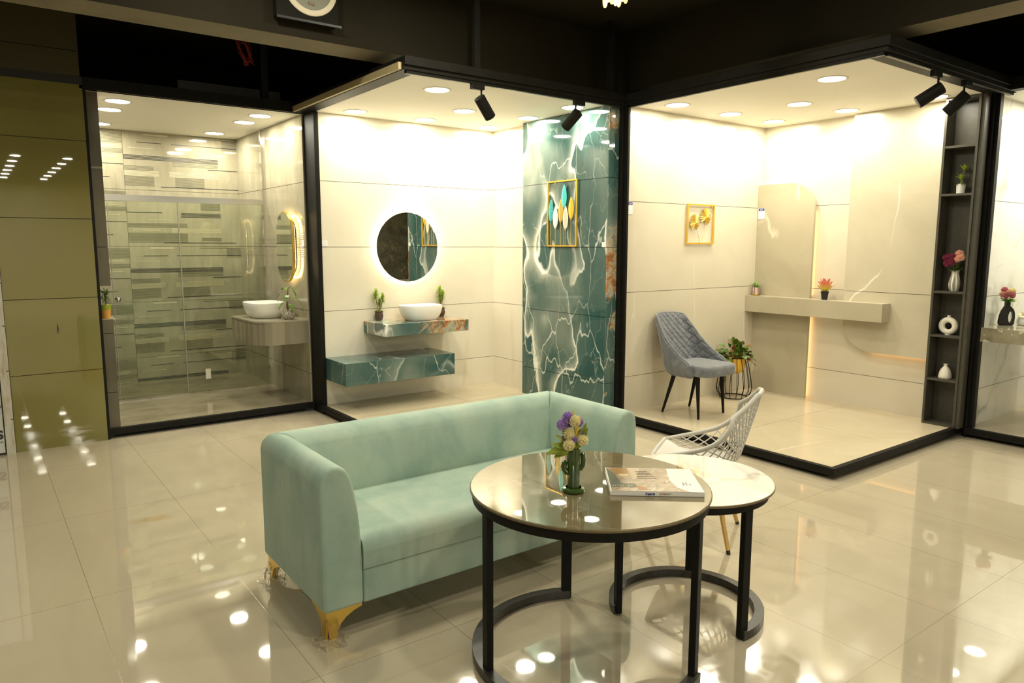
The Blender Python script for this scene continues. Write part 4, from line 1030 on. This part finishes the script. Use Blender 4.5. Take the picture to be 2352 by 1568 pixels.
# leaf picture on the teal pillar
t_ = thing('leaf_wall_art', 'gold framed metal art with six coloured leaves on the teal pillar', 'wall art', (4.46, 5.19, 1.88))
fr = MB()
for q in (((4.448, 5.392, 1.587), (4.462, 5.404, 2.170)), ((4.448, 4.984, 1.587), (4.462, 4.996, 2.170)), ((4.448, 4.984, 1.575), (4.462, 5.404, 1.587)), ((4.448, 4.984, 2.170), (4.462, 5.404, 2.182))): fr.box(*q)
fr.box((4.462, 5.30, 2.15), (4.47, 5.31, 2.17)); sub(fr, 'frame', 'gold_paint', t_)
M['turq'] = mk('turquoise_enamel', (.10, .62, .60), .35); M['teal_leaf'] = mk('teal_enamel', (.07, .38, .40), .4); M['white_en'] = mk('white_enamel', (.82, .80, .72), .35); M['gold_leafy'] = mk('yellow_gold_enamel', (.80, .52, .05), .35, .3); M['gold_soft'] = mk('soft_gold_enamel', (.66, .50, .14), .4, .3)
for (xc, yt, yb, mt, vein, dep) in ((262, 510, 975, 'teal_leaf', 1, .012), (360, 640, 1110, 'white_en', 0, .016), (455, 505, 990, 'gold_soft', 1, .010), (525, 210, 690, 'turq', 2, .014), (563, 640, 1130, 'white_en', 1, .018), (660, 455, 930, 'gold_leafy', 0, .012)):
    y = 5.40-(xc-190)/575*.415; top_ = 160-55*(xc-190)/575
    Zf = lambda Y: 1.585+(1435-Y)/(1435-top_)*.592
    z1, z0 = Zf(yt), Zf(yb); L_ = z1-z0; xx = 4.462-dep
    lf = MB()
    def LF(u, v, y=y, z0=z0, L_=L_, xx=xx):
        wd = .037*math.sin(PI*min(1, (v*.97+.015))**.9)**.75*(1 if v > .12 else .25+.75*(v/.12)); s_ = 2*u-1
        return (xx-.006*(1-abs(s_)), y-s_*wd, z0+v*L_)
    lf.grid(LF, 8, 24, 0, False if mt == 'gold_leafy' else True)
    o = sub(lf, 'leaf', mt, t_, solid=.0015)
    if vein:
        vn = MB().tube([(xx-.008, y, z0), (xx-.008, y, z1-.01)], .0016, 5)
        for k in range(9):
            zz = z0+L_*(.2+.07*k)
            for s_ in (-1, 1): vn.tube([(xx-.0065, y, zz), (xx-.004, y+s_*.026*math.sin(PI*min(1, (.22+.078*k))), zz+.018)], .0011, 4)
        o2 = loc(vn, t_).build('veins', {'teal_leaf': 'turq', 'gold_soft': 'gold_leafy', 'white_en': 'gold_soft', 'turq': 'turq'}[mt], None); o2.parent = o
    sub(MB().tube([(xx, y, 1.587), (xx, y, z0+.01)], .0026, 6), 'stem', 'gold_soft', t_)

# monstera picture
t_ = thing('monstera_wall_art', 'gold framed art with two gold monstera leaves on the beige wall', 'wall art', (5.645, 4.55, 1.79))
fr = MB()
x0, x1, z0, z1 = 5.447, 5.845, 1.600, 1.977
for q in (((x0, 4.536, z0+.013), (x0+.013, 4.552, z1-.013)), ((x1-.013, 4.536, z0+.013), (x1, 4.552, z1-.013)), ((x0, 4.536, z0), (x1, 4.552, z0+.013)), ((x0, 4.536, z1-.013), (x1, 4.552, z1))): fr.box(*q)
fr.box((x1-.04, 4.552, z1-.03), (x1-.03, 4.56, z1-.013)); sub(fr, 'frame', 'gold_paint', t_)
def PX(X, Y): return (5.447+(X-190)/640*.398, 1.600+(1185-Y)/(1185-200)*.372)
def monstera(cx, cy, L_, W_, tilt, notch, name):
    pts = []; n = 120
    for i in range(n):
        a = 2*PI*i/n; r = 1.0
        x = math.sin(a); y = math.cos(a)
        rad = .5*(1-.25*max(0, -y)**2) if 1 else .5
        if y < -.93: rad *= .55
        k = abs(a-PI)/PI
        if .12 < k < .88: rad *= 1-notch*max(0, math.cos(a*10.5))**3
        pts.append((x*rad*W_, y*rad*L_))
    ct, st_ = math.cos(tilt), math.sin(tilt); c0, c1 = PX(cx, cy)
    out = [(c0+x*ct+y*st_, c1-x*st_+y*ct) for x, y in pts]
    mb = MB(); vs = [(c0, 4.530, c1)]+[(x, 4.540+.004*math.sin(i), z) for i, (x, z) in enumerate(out)]
    mb.add(vs, [(0, 1+i, 1+(i+1) % n) for i in range(n)], 0, False)
    return sub(mb, 'leaf', name, t_, solid=.002)
M['gold_matte'] = mk('brushed_gold_leaf', (.78, .52, .10), .38, .75)
monstera(365, 660, .168, .125, -.12, .42, 'gold_matte'); monstera(615, 510, .175, .155, .22, .34, 'gold_matte')
for pl in (((400, 830), (440, 980), (478, 1180)), ((600, 700), (570, 900), (490, 1180)), ((365, 830), (362, 660), (358, 470)), ((600, 700), (625, 500), (650, 310))):
    sub(MB().tube([(PX(*p)[0], 4.531, PX(*p)[1]) for p in pl], .0018, 6), 'stem', 'gold_matte', t_)

# price tags
def price_tag(label, o, ax, w_, h_, header=True):
    t_ = thing('price_tag', label, 'tag', o)
    W = mk('tag_white', (.86, .86, .84), .4)
    e = (lambda a, b_, z0, z1, d: ((a, -.002-d, z0), (b_, 0-d, z1))) if ax == 'y' else (lambda a, b_, z0, z1, d: ((-.002-d, -a, z0), (-d, -b_, z1)))
    MB().box(*e(-w_/2, w_/2, -h_/2, h_/2, 0)).build('card', W, t_)
    if header:
        MB().box(*e(-w_/2+.004, w_/2-.004, h_/2-.028, h_/2-.003, .0012)).build('header', Bl, t_)
        rot = Matrix.Rotation(PI/2, 4, 'X') if ax == 'y' else Matrix.Rotation(-PI/2, 4, 'Z') @ Matrix.Rotation(PI/2, 4, 'X')
        off = Matrix.Translation((-.018, -.0036, h_/2-.017)) if ax == 'y' else Matrix.Translation((-.0036, .018, h_/2-.017))
        lettering('lettering', 'Kajaria', .013, W, t_, off @ rot, ext=.0002)
        off = Matrix.Translation((-.019, -.0036, h_/2-.026)) if ax == 'y' else Matrix.Translation((-.0036, .019, h_/2-.026))
        lettering('lettering', 'ETERNITY', .008, W, t_, off @ rot, ext=.0002)
    for k in range(2): MB().box(*e(-w_/4, w_/4, -h_/2+.012+.02*k, -h_/2+.0135+.02*k, .001)).build('print_line', mk('print_line_grey', (.5, .48, .45), .6), t_)
    return t_
price_tag('white price tag with blue header left on the beige wall by the black post', (4.70, 4.559, 1.913), 'y', .058, .108)
price_tag('white price tag with blue header at the inner corner above the ledge', (6.567, 4.512, 1.913), 'x', .075, .108)
price_tag('small white card on the cream wall beside the black post', (2.645, 6.449, 1.60), 'y', .066, .05, False)
price_tag('small white card at the right edge of the teal pillar', (4.469, 4.642, 1.594), 'x', .05, .045, False)
price_tag('small white card on the grey tiled wall right of the oval mirror', (2.549, 6.72, 1.60), 'x', .05, .05, False)
price_tag('small greenish card on the white marble wall by the post', (6.74, 2.469, 1.205), 'y', .05, .045, False)

# ------------------------------------------------------------ bay 3 joinery
def arch_pts(y0, y1, z0, z1, r, which):
    pts = []
    if which == 'tr':     # rounded corner towards -y at the top
        pts = [(y1, z0), (y1, z1)]+[(y0+r-r*math.sin(R(90*i/16)), z1-r+r*math.cos(R(90*i/16))) for i in range(17)]+[(y0, z0)]
    else:                 # rounded corner towards +y at the bottom
        pts = [(y0, z1), (y0, z0)]+[(y1-r+r*math.sin(R(90*i/16)), z0+r-r*math.cos(R(90*i/16))) for i in range(17)]+[(y1, z1)]
    return pts
t_ = thing('arched_wall_panel', 'taupe marble wall panel with one rounded top corner and hidden light', 'wall panel', (6.58, 4.24, PZ))
sub(MB().prism(arch_pts(3.93, 4.558, PZ, 2.20, .27, 'tr'), 'x', 6.568, 6.60), 'panel', 'taupe_marble', t_)
sub(MB().box((6.602, 3.955, PZ+.01), (6.625, 3.965, .90)).box((6.602, 3.955, 1.10), (6.625, 3.965, 1.92)), 'led_strip', 'led_amber', t_)
sub(MB().box((6.602, 4.20, 2.16), (6.625, 4.54, 2.17)), 'led_strip', 'led_soft', t_)
t_ = thing('curved_wall_panel', 'tall beige marble wall panel with a rounded lower corner and hidden light', 'wall panel', (6.58, 3.2, .62))
up = arch_pts(2.77, 3.582, .615, 1.168, .30, 'bl')
sub(MB().prism(up, 'x', 6.566, 6.60).prism([(2.77, 1.172), (3.582, 1.172), (3.582, CZ), (2.77, CZ)], 'x', 6.566, 6.60), 'panel', 'panel_marble', t_)
sub(MB().box((6.602, 2.80, .640), (6.625, 3.33, .650)), 'led_strip', 'led_amber', t_)
t_ = thing('floating_ledge', 'long floating beige marble ledge holding two small plants', 'ledge', (6.49, 3.85, .99))
sub(MB().box((6.423, 3.145, .912), (6.564, 4.558, 1.078)), 'ledge', 'taupe_marble', t_, bevel=.0015)
# small grass plant in wire frame
t_ = thing('potted_grass', 'small grass plant in a pink pot inside a black wire frame on the ledge', 'plant', (6.495, 4.485, 1.079))
MB().lathe([(.0001, .006), (.024, .006), (.030, .02), (.033, .05), (.034, .082), (.029, .082), (.0001, .07)], (0, 0, 0), 32, cap=False).build('pot', mk('pale_pink_ceramic', (.78, .52, .45), .3), t_)
MB().lathe([(.0001, .0), (.036, .0), (.036, .012), (.0001, .012)], (0, 0, 0), 32, cap=False).build('saucer', 'gold_paint', t_)
mb = MB()
for k in range(6):
    a = 2*PI*k/6+.2; mb.tube([(.042*math.cos(a), .042*math.sin(a), .002), (.036*math.cos(a), .036*math.sin(a), .086)], .0018, 5)
for r, z in ((.042, .003), (.036, .086)): mb.tube([(r*math.cos(2*PI*k/6+.2), r*math.sin(2*PI*k/6+.2), z) for k in range(6)], .0018, 5, closed=True)
mb.build('wire_frame', 'black_metal', t_)
rd = random.Random(11); mb = MB()
for k in range(46):
    a = rd.uniform(0, 2*PI); e = rd.uniform(.3, 1.4); mb.leaf((.012*math.cos(a), .012*math.sin(a), .075), (math.cos(a)*math.cos(e), math.sin(a)*math.cos(e), math.sin(e)+.5), rd.uniform(.06, .095), .006, 1.1, .1, 0, 6)
mb.build('leaves', 'leaf_mid', t_)
# coral succulent
t_ = thing('potted_succulent', 'coral pink succulent in a black pot on the beige ledge', 'plant', (6.50, 3.735, 1.079))
MB().lathe([(.0001, 0), (.026, 0), (.034, .064), (.037, .066), (.037, .078), (.032, .078), (.0001, .06)], (0, 0, 0), 36, cap=False).build('pot', 'black_soft', t_)
mb = MB(); rd = random.Random(3)
for ringn, (cnt, el, L_) in enumerate(((7, .62, .10), (7, .95, .125), (5, 1.2, .14), (3, 1.42, .13))):
    for k in range(cnt):
        a = 2*PI*k/cnt+ringn*.45; d = Vector((math.cos(a)*math.cos(el), math.sin(a)*math.cos(el), math.sin(el)))
        mb.leaf(Vector((0, 0, .068))+Vector((d.x, d.y, 0))*.01, d, L_, .040, -.25, .16, 0, 7, up=(0, 0, 1) if el < 1.3 else (d.x, d.y, .3), shape=lambda t: (.3+.7*t**.9)*math.sqrt(max(.02, 1-max(0, (t-.72)/.28)**2)))
mb.build('leaves', 'coral', t_)

# niche shelf column
nc = thing('niche_shelf', 'tall narrow black shelf column with six niches by the right post', 'shelf', (6.52, 2.63, PZ))
M['black_lam'] = speckled('black_brown_laminate', (.052, .047, .034), (.07, .063, .045), 20, .45)
y0, y1, xf, xb = 2.505, 2.766, 6.465, 6.639
sub(MB().box((xf, y1-.018, PZ), (xb, y1, CZ)).box((xf, y0, PZ), (xb, y0+.018, CZ)), 'side_panel', 'black_lam', nc)
sub(MB().box((xb-.012, y0+.018, PZ), (xb, y1-.018, CZ)), 'back_panel', 'black_lam', nc)
for z in (PZ, .46, .83, 1.197, 1.992, 2.375, CZ-.02): sub(MB().box((xf+.001, y0+.018, z), (xb-.012, y1-.018, z+.018)), 'shelf_board', 'black_lam', nc)
sub(MB().box((xf+.01, 2.476, PZ), (xf+.10, y0, CZ)), 'filler_strip', 'black_lam', nc)
# objects in the niches
sh = 6.545
t_ = thing('potted_succulent', 'green rosette plant in a white ribbed pot in the upper niche', 'plant', (sh, 2.636, 2.0105))
MB().lathe([(.0001, 0), (.029, 0), (.033, .078), (.030, .078), (.0001, .06)], (0, 0, 0), 96, rib=(30, .025), cap=False).build('pot', 'ceramic', t_)
mb = MB(); s_ = MB(); rd = random.Random(9)
for (bx_, by_, bz_) in ((-.002, .005, .125), (.004, -.012, .195)):
    s_.tube([(0, .01, .06), (bx_*.5, by_*.5, .09), (bx_, by_, bz_)], .003, 6)
    for k in range(9):
        a = 2*PI*k/9; el = rd.uniform(.5, 1.2); mb.leaf((bx_, by_, bz_-.01), (math.cos(a)*math.cos(el), math.sin(a)*math.cos(el), math.sin(el)), .062, .018, .1, .15, 0, 5)
mb.build('leaves', 'leaf_green', t_)
mb = MB()
for k in range(60):
    a = rd.uniform(0, 2*PI); mb.leaf((.022*math.cos(a), .022*math.sin(a), .07), (math.cos(a), math.sin(a), rd.uniform(.2, 1.2)), .028, .008, .4, .1, 0, 3)
mb.build('ground_leaves', 'leaf_dark', t_); s_.build('stem', 'stem_green', t_)
vs_ = thing('striped_vase', 'fluted white and grey striped vase in the tall niche', 'vase', (sh, 2.625, 1.2155))
M['striped'] = m = mk('white_grey_striped_glaze', (.8, .78, .7), .2); t = NT(m)
c = t.noise(1, 0, .5, 0, t.mapping(scale=(28, 28, .01)))
t.color(t.ramp(c, [(.40, (.30, .29, .24)), (.46, (.82, .79, .68)), (.62, (.86, .83, .73)), (.66, (.33, .31, .26))]))
MB().lathe([(.0001, 0), (.030, 0), (.040, .02), (.044, .055), (.040, .09), (.030, .13), (.027, .15), (.032, .172), (.029, .172), (.024, .15), (.024, .10)], (0, 0, 0), 72, rib=(8, .05), cap=False).build('body', 'striped', vs_)
def bouquet(label, base, items, leaves, petals_n=130, seed=0):
    t_ = thing('bouquet', label, 'bouquet', base)
    rd = random.Random(seed); s_ = MB(); mb = MB()
    for (ax_, ay_, az_, r, mat, kind) in items:
        tip = Vector((ax_, ay_, az_)); s_.tube([(0, 0, -.05), tip*.5+Vector((0, 0, -.005)), tip], .0018, 5)
        pompom(MB(), tip, r, rd.randint(0, 99), petals_n).build('flower', mat, t_)
    for k in range(leaves):
        a = rd.uniform(0, 2*PI); mb.leaf((.012*math.cos(a), .012*math.sin(a), -.004), (math.cos(a), math.sin(a), rd.uniform(.1, 1.1)), rd.uniform(.05, .08), rd.uniform(.022, .032), rd.uniform(-.1, .6), .1, 0, 5)
    mb.build('leaves', 'leaf_dark' if seed == 1 else 'leaf_mid', t_); s_.build('stems', 'stem_green', t_); return t_
bouquet('burgundy and peach flower bouquet in the striped vase', (sh-.005, 2.625, 1.385), ((-.03, .062, .105, .030, 'burgundy', 0), (-.03, .020, .110, .032, 'burgundy', 0), (-.045, .045, .060, .031, 'burgundy', 0), (-.05, .008, .075, .030, 'burgundy', 0), (.0, -.022, .135, .034, 'peach', 0), (-.03, -.050, .108, .028, 'peach', 0), (-.045, -.028, .095, .025, 'peach', 0)), 34, 150, 1)
rv = thing('ring_vase', 'ivory doughnut shaped vase in the middle niche', 'vase', (sh, 2.645, .8485))
mb = MB(); pts = [(0, .052*math.cos(2*PI*k/40), .074+.052*math.sin(2*PI*k/40)) for k in range(40)]
mb.tube(pts, .0235, 20, closed=True); mb.build('ring', 'matt_white', rv)
MB().lathe([(.013, .14), (.014, .158), (.016, .162), (.011, .162), (.010, .14)], (0, 0, 0), 24, cap=False).build('neck', 'matt_white', rv)
MB().lathe([(.0001, 0), (.022, 0), (.022, .006), (.0001, .006)], (0, 0, 0), 24, cap=False).build('foot', 'matt_white', rv)
t_ = thing('cone_vase', 'small ivory beehive shaped vase in the lower niche', 'vase', (sh, 2.64, .4785))
MB().lathe([(.0001, 0), (.048, 0), (.052, .006), (.051, .02), (.046, .048), (.036, .075), (.022, .094), (.014, .103), (.012, .110), (.018, .117), (.018, .121), (.010, .121), (.009, .105)], (0, 0, 0), 48, cap=False).build('body', 'matt_white', t_)

# ------------------------------------------------------------ bay 1 plants
t_ = thing('potted_plant', 'long leaved green plant in a scaled stone pot beside the rectangular basin', 'plant', (2.40, 6.78, .885))
M['scale_pot'] = m = mk('scaled_grey_stone_pot', (.45, .42, .36), .6); t = NT(m)
e = t.n('ShaderNodeTexVoronoi', feature='F1'); e.inputs['Scale'].default_value = 75; t.l(t.co, e.inputs['Vector'])
t.color(t.ramp(e.outputs[0], [(.25, (.62, .56, .44)), (.55, (.22, .20, .16))]))
MB().lathe([(.0001, 0), (.038, 0), (.054, .014), (.062, .042), (.060, .066), (.048, .088), (.042, .090), (.0001, .08)], (0, 0, 0), 48, cap=False).build('pot', 'scale_pot', t_)
MB().tube([(0, 0, .07), (-.01, 0, .14), (0, .005, .20), (.005, 0, .28)], [.010, .008, .005, .004], 8).build('stem', 'stem', t_)
mb = MB(); rd = random.Random(5)
for (a, el, z, L_, dr) in ((2.4, .55, .24, .15, 2.0), (-1.0, .4, .28, .15, 2.2), (2.9, .3, .20, .17, 2.1), (-.7, .3, .20, .17, 1.6), (-1.4, .1, .14, .12, 1.9), (1.8, .7, .27, .12, 1.4), (3.3, .2, .16, .14, 2.0), (-.6, 1.0, .28, .11, 2.0), (-2.0, .5, .22, .12, 2.1)):
    mb.leaf((0, 0, z), (math.cos(a)*math.cos(el), math.sin(a)*math.cos(el), math.sin(el)+.25), L_, .038, dr, .12, 0, 9)
mb.build('leaves', 'leaf_mid', t_)
t_ = thing('potted_plant', 'dark leaved plant in an orange and green pot in the niche of the return wall', 'plant', (.872, 6.76, .985))
M['ogpot'] = m = mk('orange_green_pot', (.5, .3, .05), .4); t = NT(m)
sx = t.n('ShaderNodeSeparateXYZ'); t.l(t.co, sx.inputs[0]); t.color(t.ramp(t.math('MULTIPLY', t.math('ADD', sx.outputs[2], t.math('MULTIPLY', t.noise(25, 3), .06)), 9), [(.75, (.62, .30, .06)), (.95, (.28, .32, .03))]))
MB().lathe([(.0001, 0), (.030, 0), (.040, .10), (.042, .112), (.036, .112), (.0001, .09)], (0, 0, 0), 32, cap=False).build('pot', 'ogpot', t_)
mb = MB(); rd = random.Random(15)
for k in range(110):
    a = rd.uniform(0, 2*PI); z = rd.uniform(.12, .22); r = rd.uniform(0, .03); el = rd.uniform(.1, 1.2)
    mb.leaf((r*math.cos(a), r*math.sin(a), z), (math.cos(a)*math.cos(el), math.sin(a)*math.cos(el), math.sin(el)), .034, .011, .3, .1, 0, 3)
mb.build('leaves', 'leaf_dark', t_)
MB().tube([(0, 0, .08), (.004, 0, .14), (-.004, 0, .20)], .004, 6).build('stem', 'stem', t_)

# ------------------------------------------------------------ bay 4
t_ = thing('stone_counter', 'grey brown stone counter in the white marble bay', 'counter', (7.1, 2.0, .86))
M['grey_stone'] = m = mk('polished_grey_brown_stone', (.2, .18, .12), .12); t = NT(m)
wc = t.warp(3, .4, detail=5)
c = t.ramp(t.noise(4, 7, .7, .5, wc), [(.3, (.12, .105, .07)), (.45, (.25, .22, .15)), (.7, (.36, .33, .23))])
t.color(t.mix(t.ridge(2.5, .012, wc, 3), c, (.7, .66, .5)))
sub(MB().box((6.605, .2, .812), (7.7, 2.469, .925)), 'slab', 'grey_stone', t_, bevel=.0015)
bv = thing('loop_vase', 'matt black vase with a looped side on the grey stone counter', 'vase', (6.98, 2.375, .926))
mb = MB()
# flattened bottle outline with an oval hole towards the right, extruded with rounded edges
def bottle(t_v):
    return None
outl = [(-.050, 0), (.044, 0), (.052, .012), (.056, .06), (.054, .10), (.046, .13), (.032, .148), (.020, .158), (.017, .165), (.017, .205), (-.017, .205), (-.017, .165), (-.024, .150), (-.040, .12), (-.050, .08), (-.056, .04), (-.056, .01)]
hole = [(.026+.018*math.cos(2*PI*k/24), .068+.050*math.sin(2*PI*k/24)) for k in range(24)]
bm = bmesh.new()
def ringv(pts, y): return [bm.verts.new((p[0], y, p[1])) for p in pts]
oF, oB, hF, hB = ringv(outl, -.022), ringv(outl, .022), ringv(hole, -.022), ringv(hole, .022)
oM = [bm.verts.new((p[0]*1.12, 0, p[1]*1.0)) for p in outl]
for A, B in ((oF, oM), (oM, oB), (hB, hF)):
    for i in range(len(A)): bm.faces.new((A[i], A[(i+1) % len(A)], B[(i+1) % len(A)], B[i]))
for O_, H_ in ((oF, hF), (oB, hB)):
    eg = []
    for L_ in (O_, H_):
        for i in range(len(L_)):
            e = bm.edges.get((L_[i], L_[(i+1) % len(L_)])); eg.append(e)
    bmesh.ops.triangle_fill(bm, edges=eg, use_beauty=True)
bmesh.ops.recalc_face_normals(bm, faces=bm.faces[:])
me = bpy.data.meshes.new('body'); bm.to_mesh(me); bm.free(); me.materials.append(mk('matt_black_ceramic', (.018, .017, .015), .55))
o = bpy.data.objects.new('body', me); col.objects.link(o); o.parent = bv; o.rotation_euler = (0, 0, R(-52))
md = o.modifiers.new('bevel', 'BEVEL'); md.width = .006; md.segments = 3; md.limit_method = 'ANGLE'
bouquet('pink and cream flower bouquet with pale green leaves in the black loop vase', (6.98, 2.375, 1.125), ((.0, .03, .095, .026, 'pink', 0), (-.03, .03, .06, .026, 'peach', 0), (.02, -.02, .085, .028, 'cream_petal', 0), (-.02, -.01, .075, .026, 'peach', 0), (-.02, -.035, .055, .026, 'pink', 0), (-.035, .005, .045, .022, 'pink', 0), (.03, .01, .07, .026, 'cream_petal', 0)), 34, 140, 2)
def jar(label, x, y):
    t_ = thing('lidded_jar', label, 'jar', (x, y, .926), 0, 'lidded ceramic jars on the stone counter')
    MB().lathe([(.0001, 0), (.030, 0), (.042, .018), (.044, .036), (.038, .052), (.033, .058), (.033, .064), (.040, .068)], (0, 0, 0), 36, cap=False).build('body', 'ceramic', t_)
    MB().lathe([(.041, .068), (.038, .074), (.018, .082), (.008, .084), (.008, .090), (.014, .096), (.012, .102), (.0001, .103)], (0, 0, 0), 36, cap=False).build('lid', mk('cream_glaze', (.80, .76, .45), .2), t_)
jar('lidded cream jar nearest the black vase on the stone counter', 7.06, 2.28)
jar('lidded cream jar behind the nearer jar on the stone counter', 7.24, 2.34)
t_ = thing('plate', 'white plate at the right edge of the picture on the stone counter', 'plate', (7.17, 2.17, .926))
MB().lathe([(.0001, 0), (.05, 0), (.055, .003), (.095, .012), (.095, .015), (.05, .006), (.0001, .006)], (0, 0, 0), 40, cap=False).build('dish', 'ceramic', t_)

# ------------------------------------------------------------ ceiling objects
t_ = thing('wall_speaker', 'round white rimmed speaker in a black box on the ceiling beam', 'speaker', (1.93, 4.85, 3.25))
sub(MB().box((1.70, 4.80, 3.045), (2.12, 4.868, 3.43)), 'box', 'black_wall', t_, bevel=.004)
sub(MB().box((1.70, 4.795, 3.035), (2.14, 4.80, 3.05)), 'lip', 'black_soft', t_)
RX = Matrix.Translation((1.93, 4.798, 3.262)) @ Matrix.Rotation(PI/2, 4, 'X')
sub(MB().lathe([(.145, 0), (.147, .006), (.165, .010), (.182, .004), (.184, 0)], (0, 0, 0), 64, cap=False).xf(RX), 'rim', mk('cream_speaker_rim', (.62, .55, .40), .5), t_)
sub(MB().lathe([(.0001, .012), (.08, .010), (.145, .003)], (0, 0, 0), 64, cap=False).xf(RX), 'grille', mk('grey_green_grille', (.22, .22, .17), .7), t_)
sub(MB().box((-.020, -.116, .009), (.020, -.100, .012)).xf(RX), 'badge', 'brass', t_)
MB().tube([(.2, 4.84, 3.40), (1.2, 4.84, 3.29), (1.66, 4.84, 3.235)], .012, 8).build('conduit_pipe', 'beam_dark' if 0 else 'black_wall')
tag(bpy.data.objects['conduit_pipe'], 'thin dark conduit pipe running along the beam towards the speaker', 'pipe')
rd = random.Random(21); mb = MB()
for k in range(7):
    pts = []; ph = rd.uniform(0, 6); rx, rz_ = rd.uniform(.04, .07), rd.uniform(.08, .12)
    for i in range(33):
        a = 2*PI*i/32; pts.append((2.03+rx*math.cos(a+ph*.2)+.01*math.sin(3*a+ph), 6.55+.03*math.sin(a+ph), 3.23+rz_*math.sin(a)+.015*math.sin(2*a+ph)))
    mb.tube(pts, .0025, 6)
mb.tube([(2.03, 6.55, 3.32), (2.05, 6.56, HZ)], .003, 6)
M['red_wire'] = mk('red_cable', (.32, .025, .015), .5)
tag(mb.build('wire_coil', 'red_wire'), 'loose coil of red wire hanging in the dark above the shower bay', 'wire')
mb = MB()
for k in range(3): mb.tube([(6.66+.04*k, 2.36-.05*k, .02), (6.64, 2.32-.06*k, .012), (6.60, 2.30-.05*k, .005)], .002, 5)
tag(mb.build('wire_end', 'red_wire'), 'short red wires poking out under the sill of the white marble bay', 'wire')
ch = thing('chandelier', 'glowing crystal drop chandelier cut off by the top of the picture', 'chandelier', (3.40, 3.47, 3.09))
M['crystal'] = mk('glowing_crystal', (1, .8, .45), .1, emit=(1.0, .55, .14), es=1.6, coat=1.0)
rd = random.Random(2)
for i in range(12):
    a = 2*PI*i/12+.25; r = .075 if i % 2 else .045
    z0 = (.0 if i % 3 == 0 else .02)
    MB().lathe([(.0001, 0), (.007, .003), (.013, .016), (.016, .045), (.014, .11), (.008, .15), (.0001, .153)], (r*math.cos(a), r*math.sin(a), z0), 8, sm=False, cap=False).build('crystal', 'crystal', ch)
MB().lathe([(.0001, .16), (.10, .16), (.10, .18), (.0001, .18)], (0, 0, 0), 32, cap=False).build('plate', 'gold', ch)
MB().tube([(0, 0, .18), (0, 0, .35)], .008, 8).build('rod', 'gold', ch)
L = bpy.data.lights.new('chandelier_lamp', 'POINT'); L.energy = 14; L.color = (1, .66, .25); L.shadow_soft_size = .05
lo = bpy.data.objects.new('chandelier_lamp', L); col.objects.link(lo); lo.parent = ch; lo.location = (0, 0, .06)
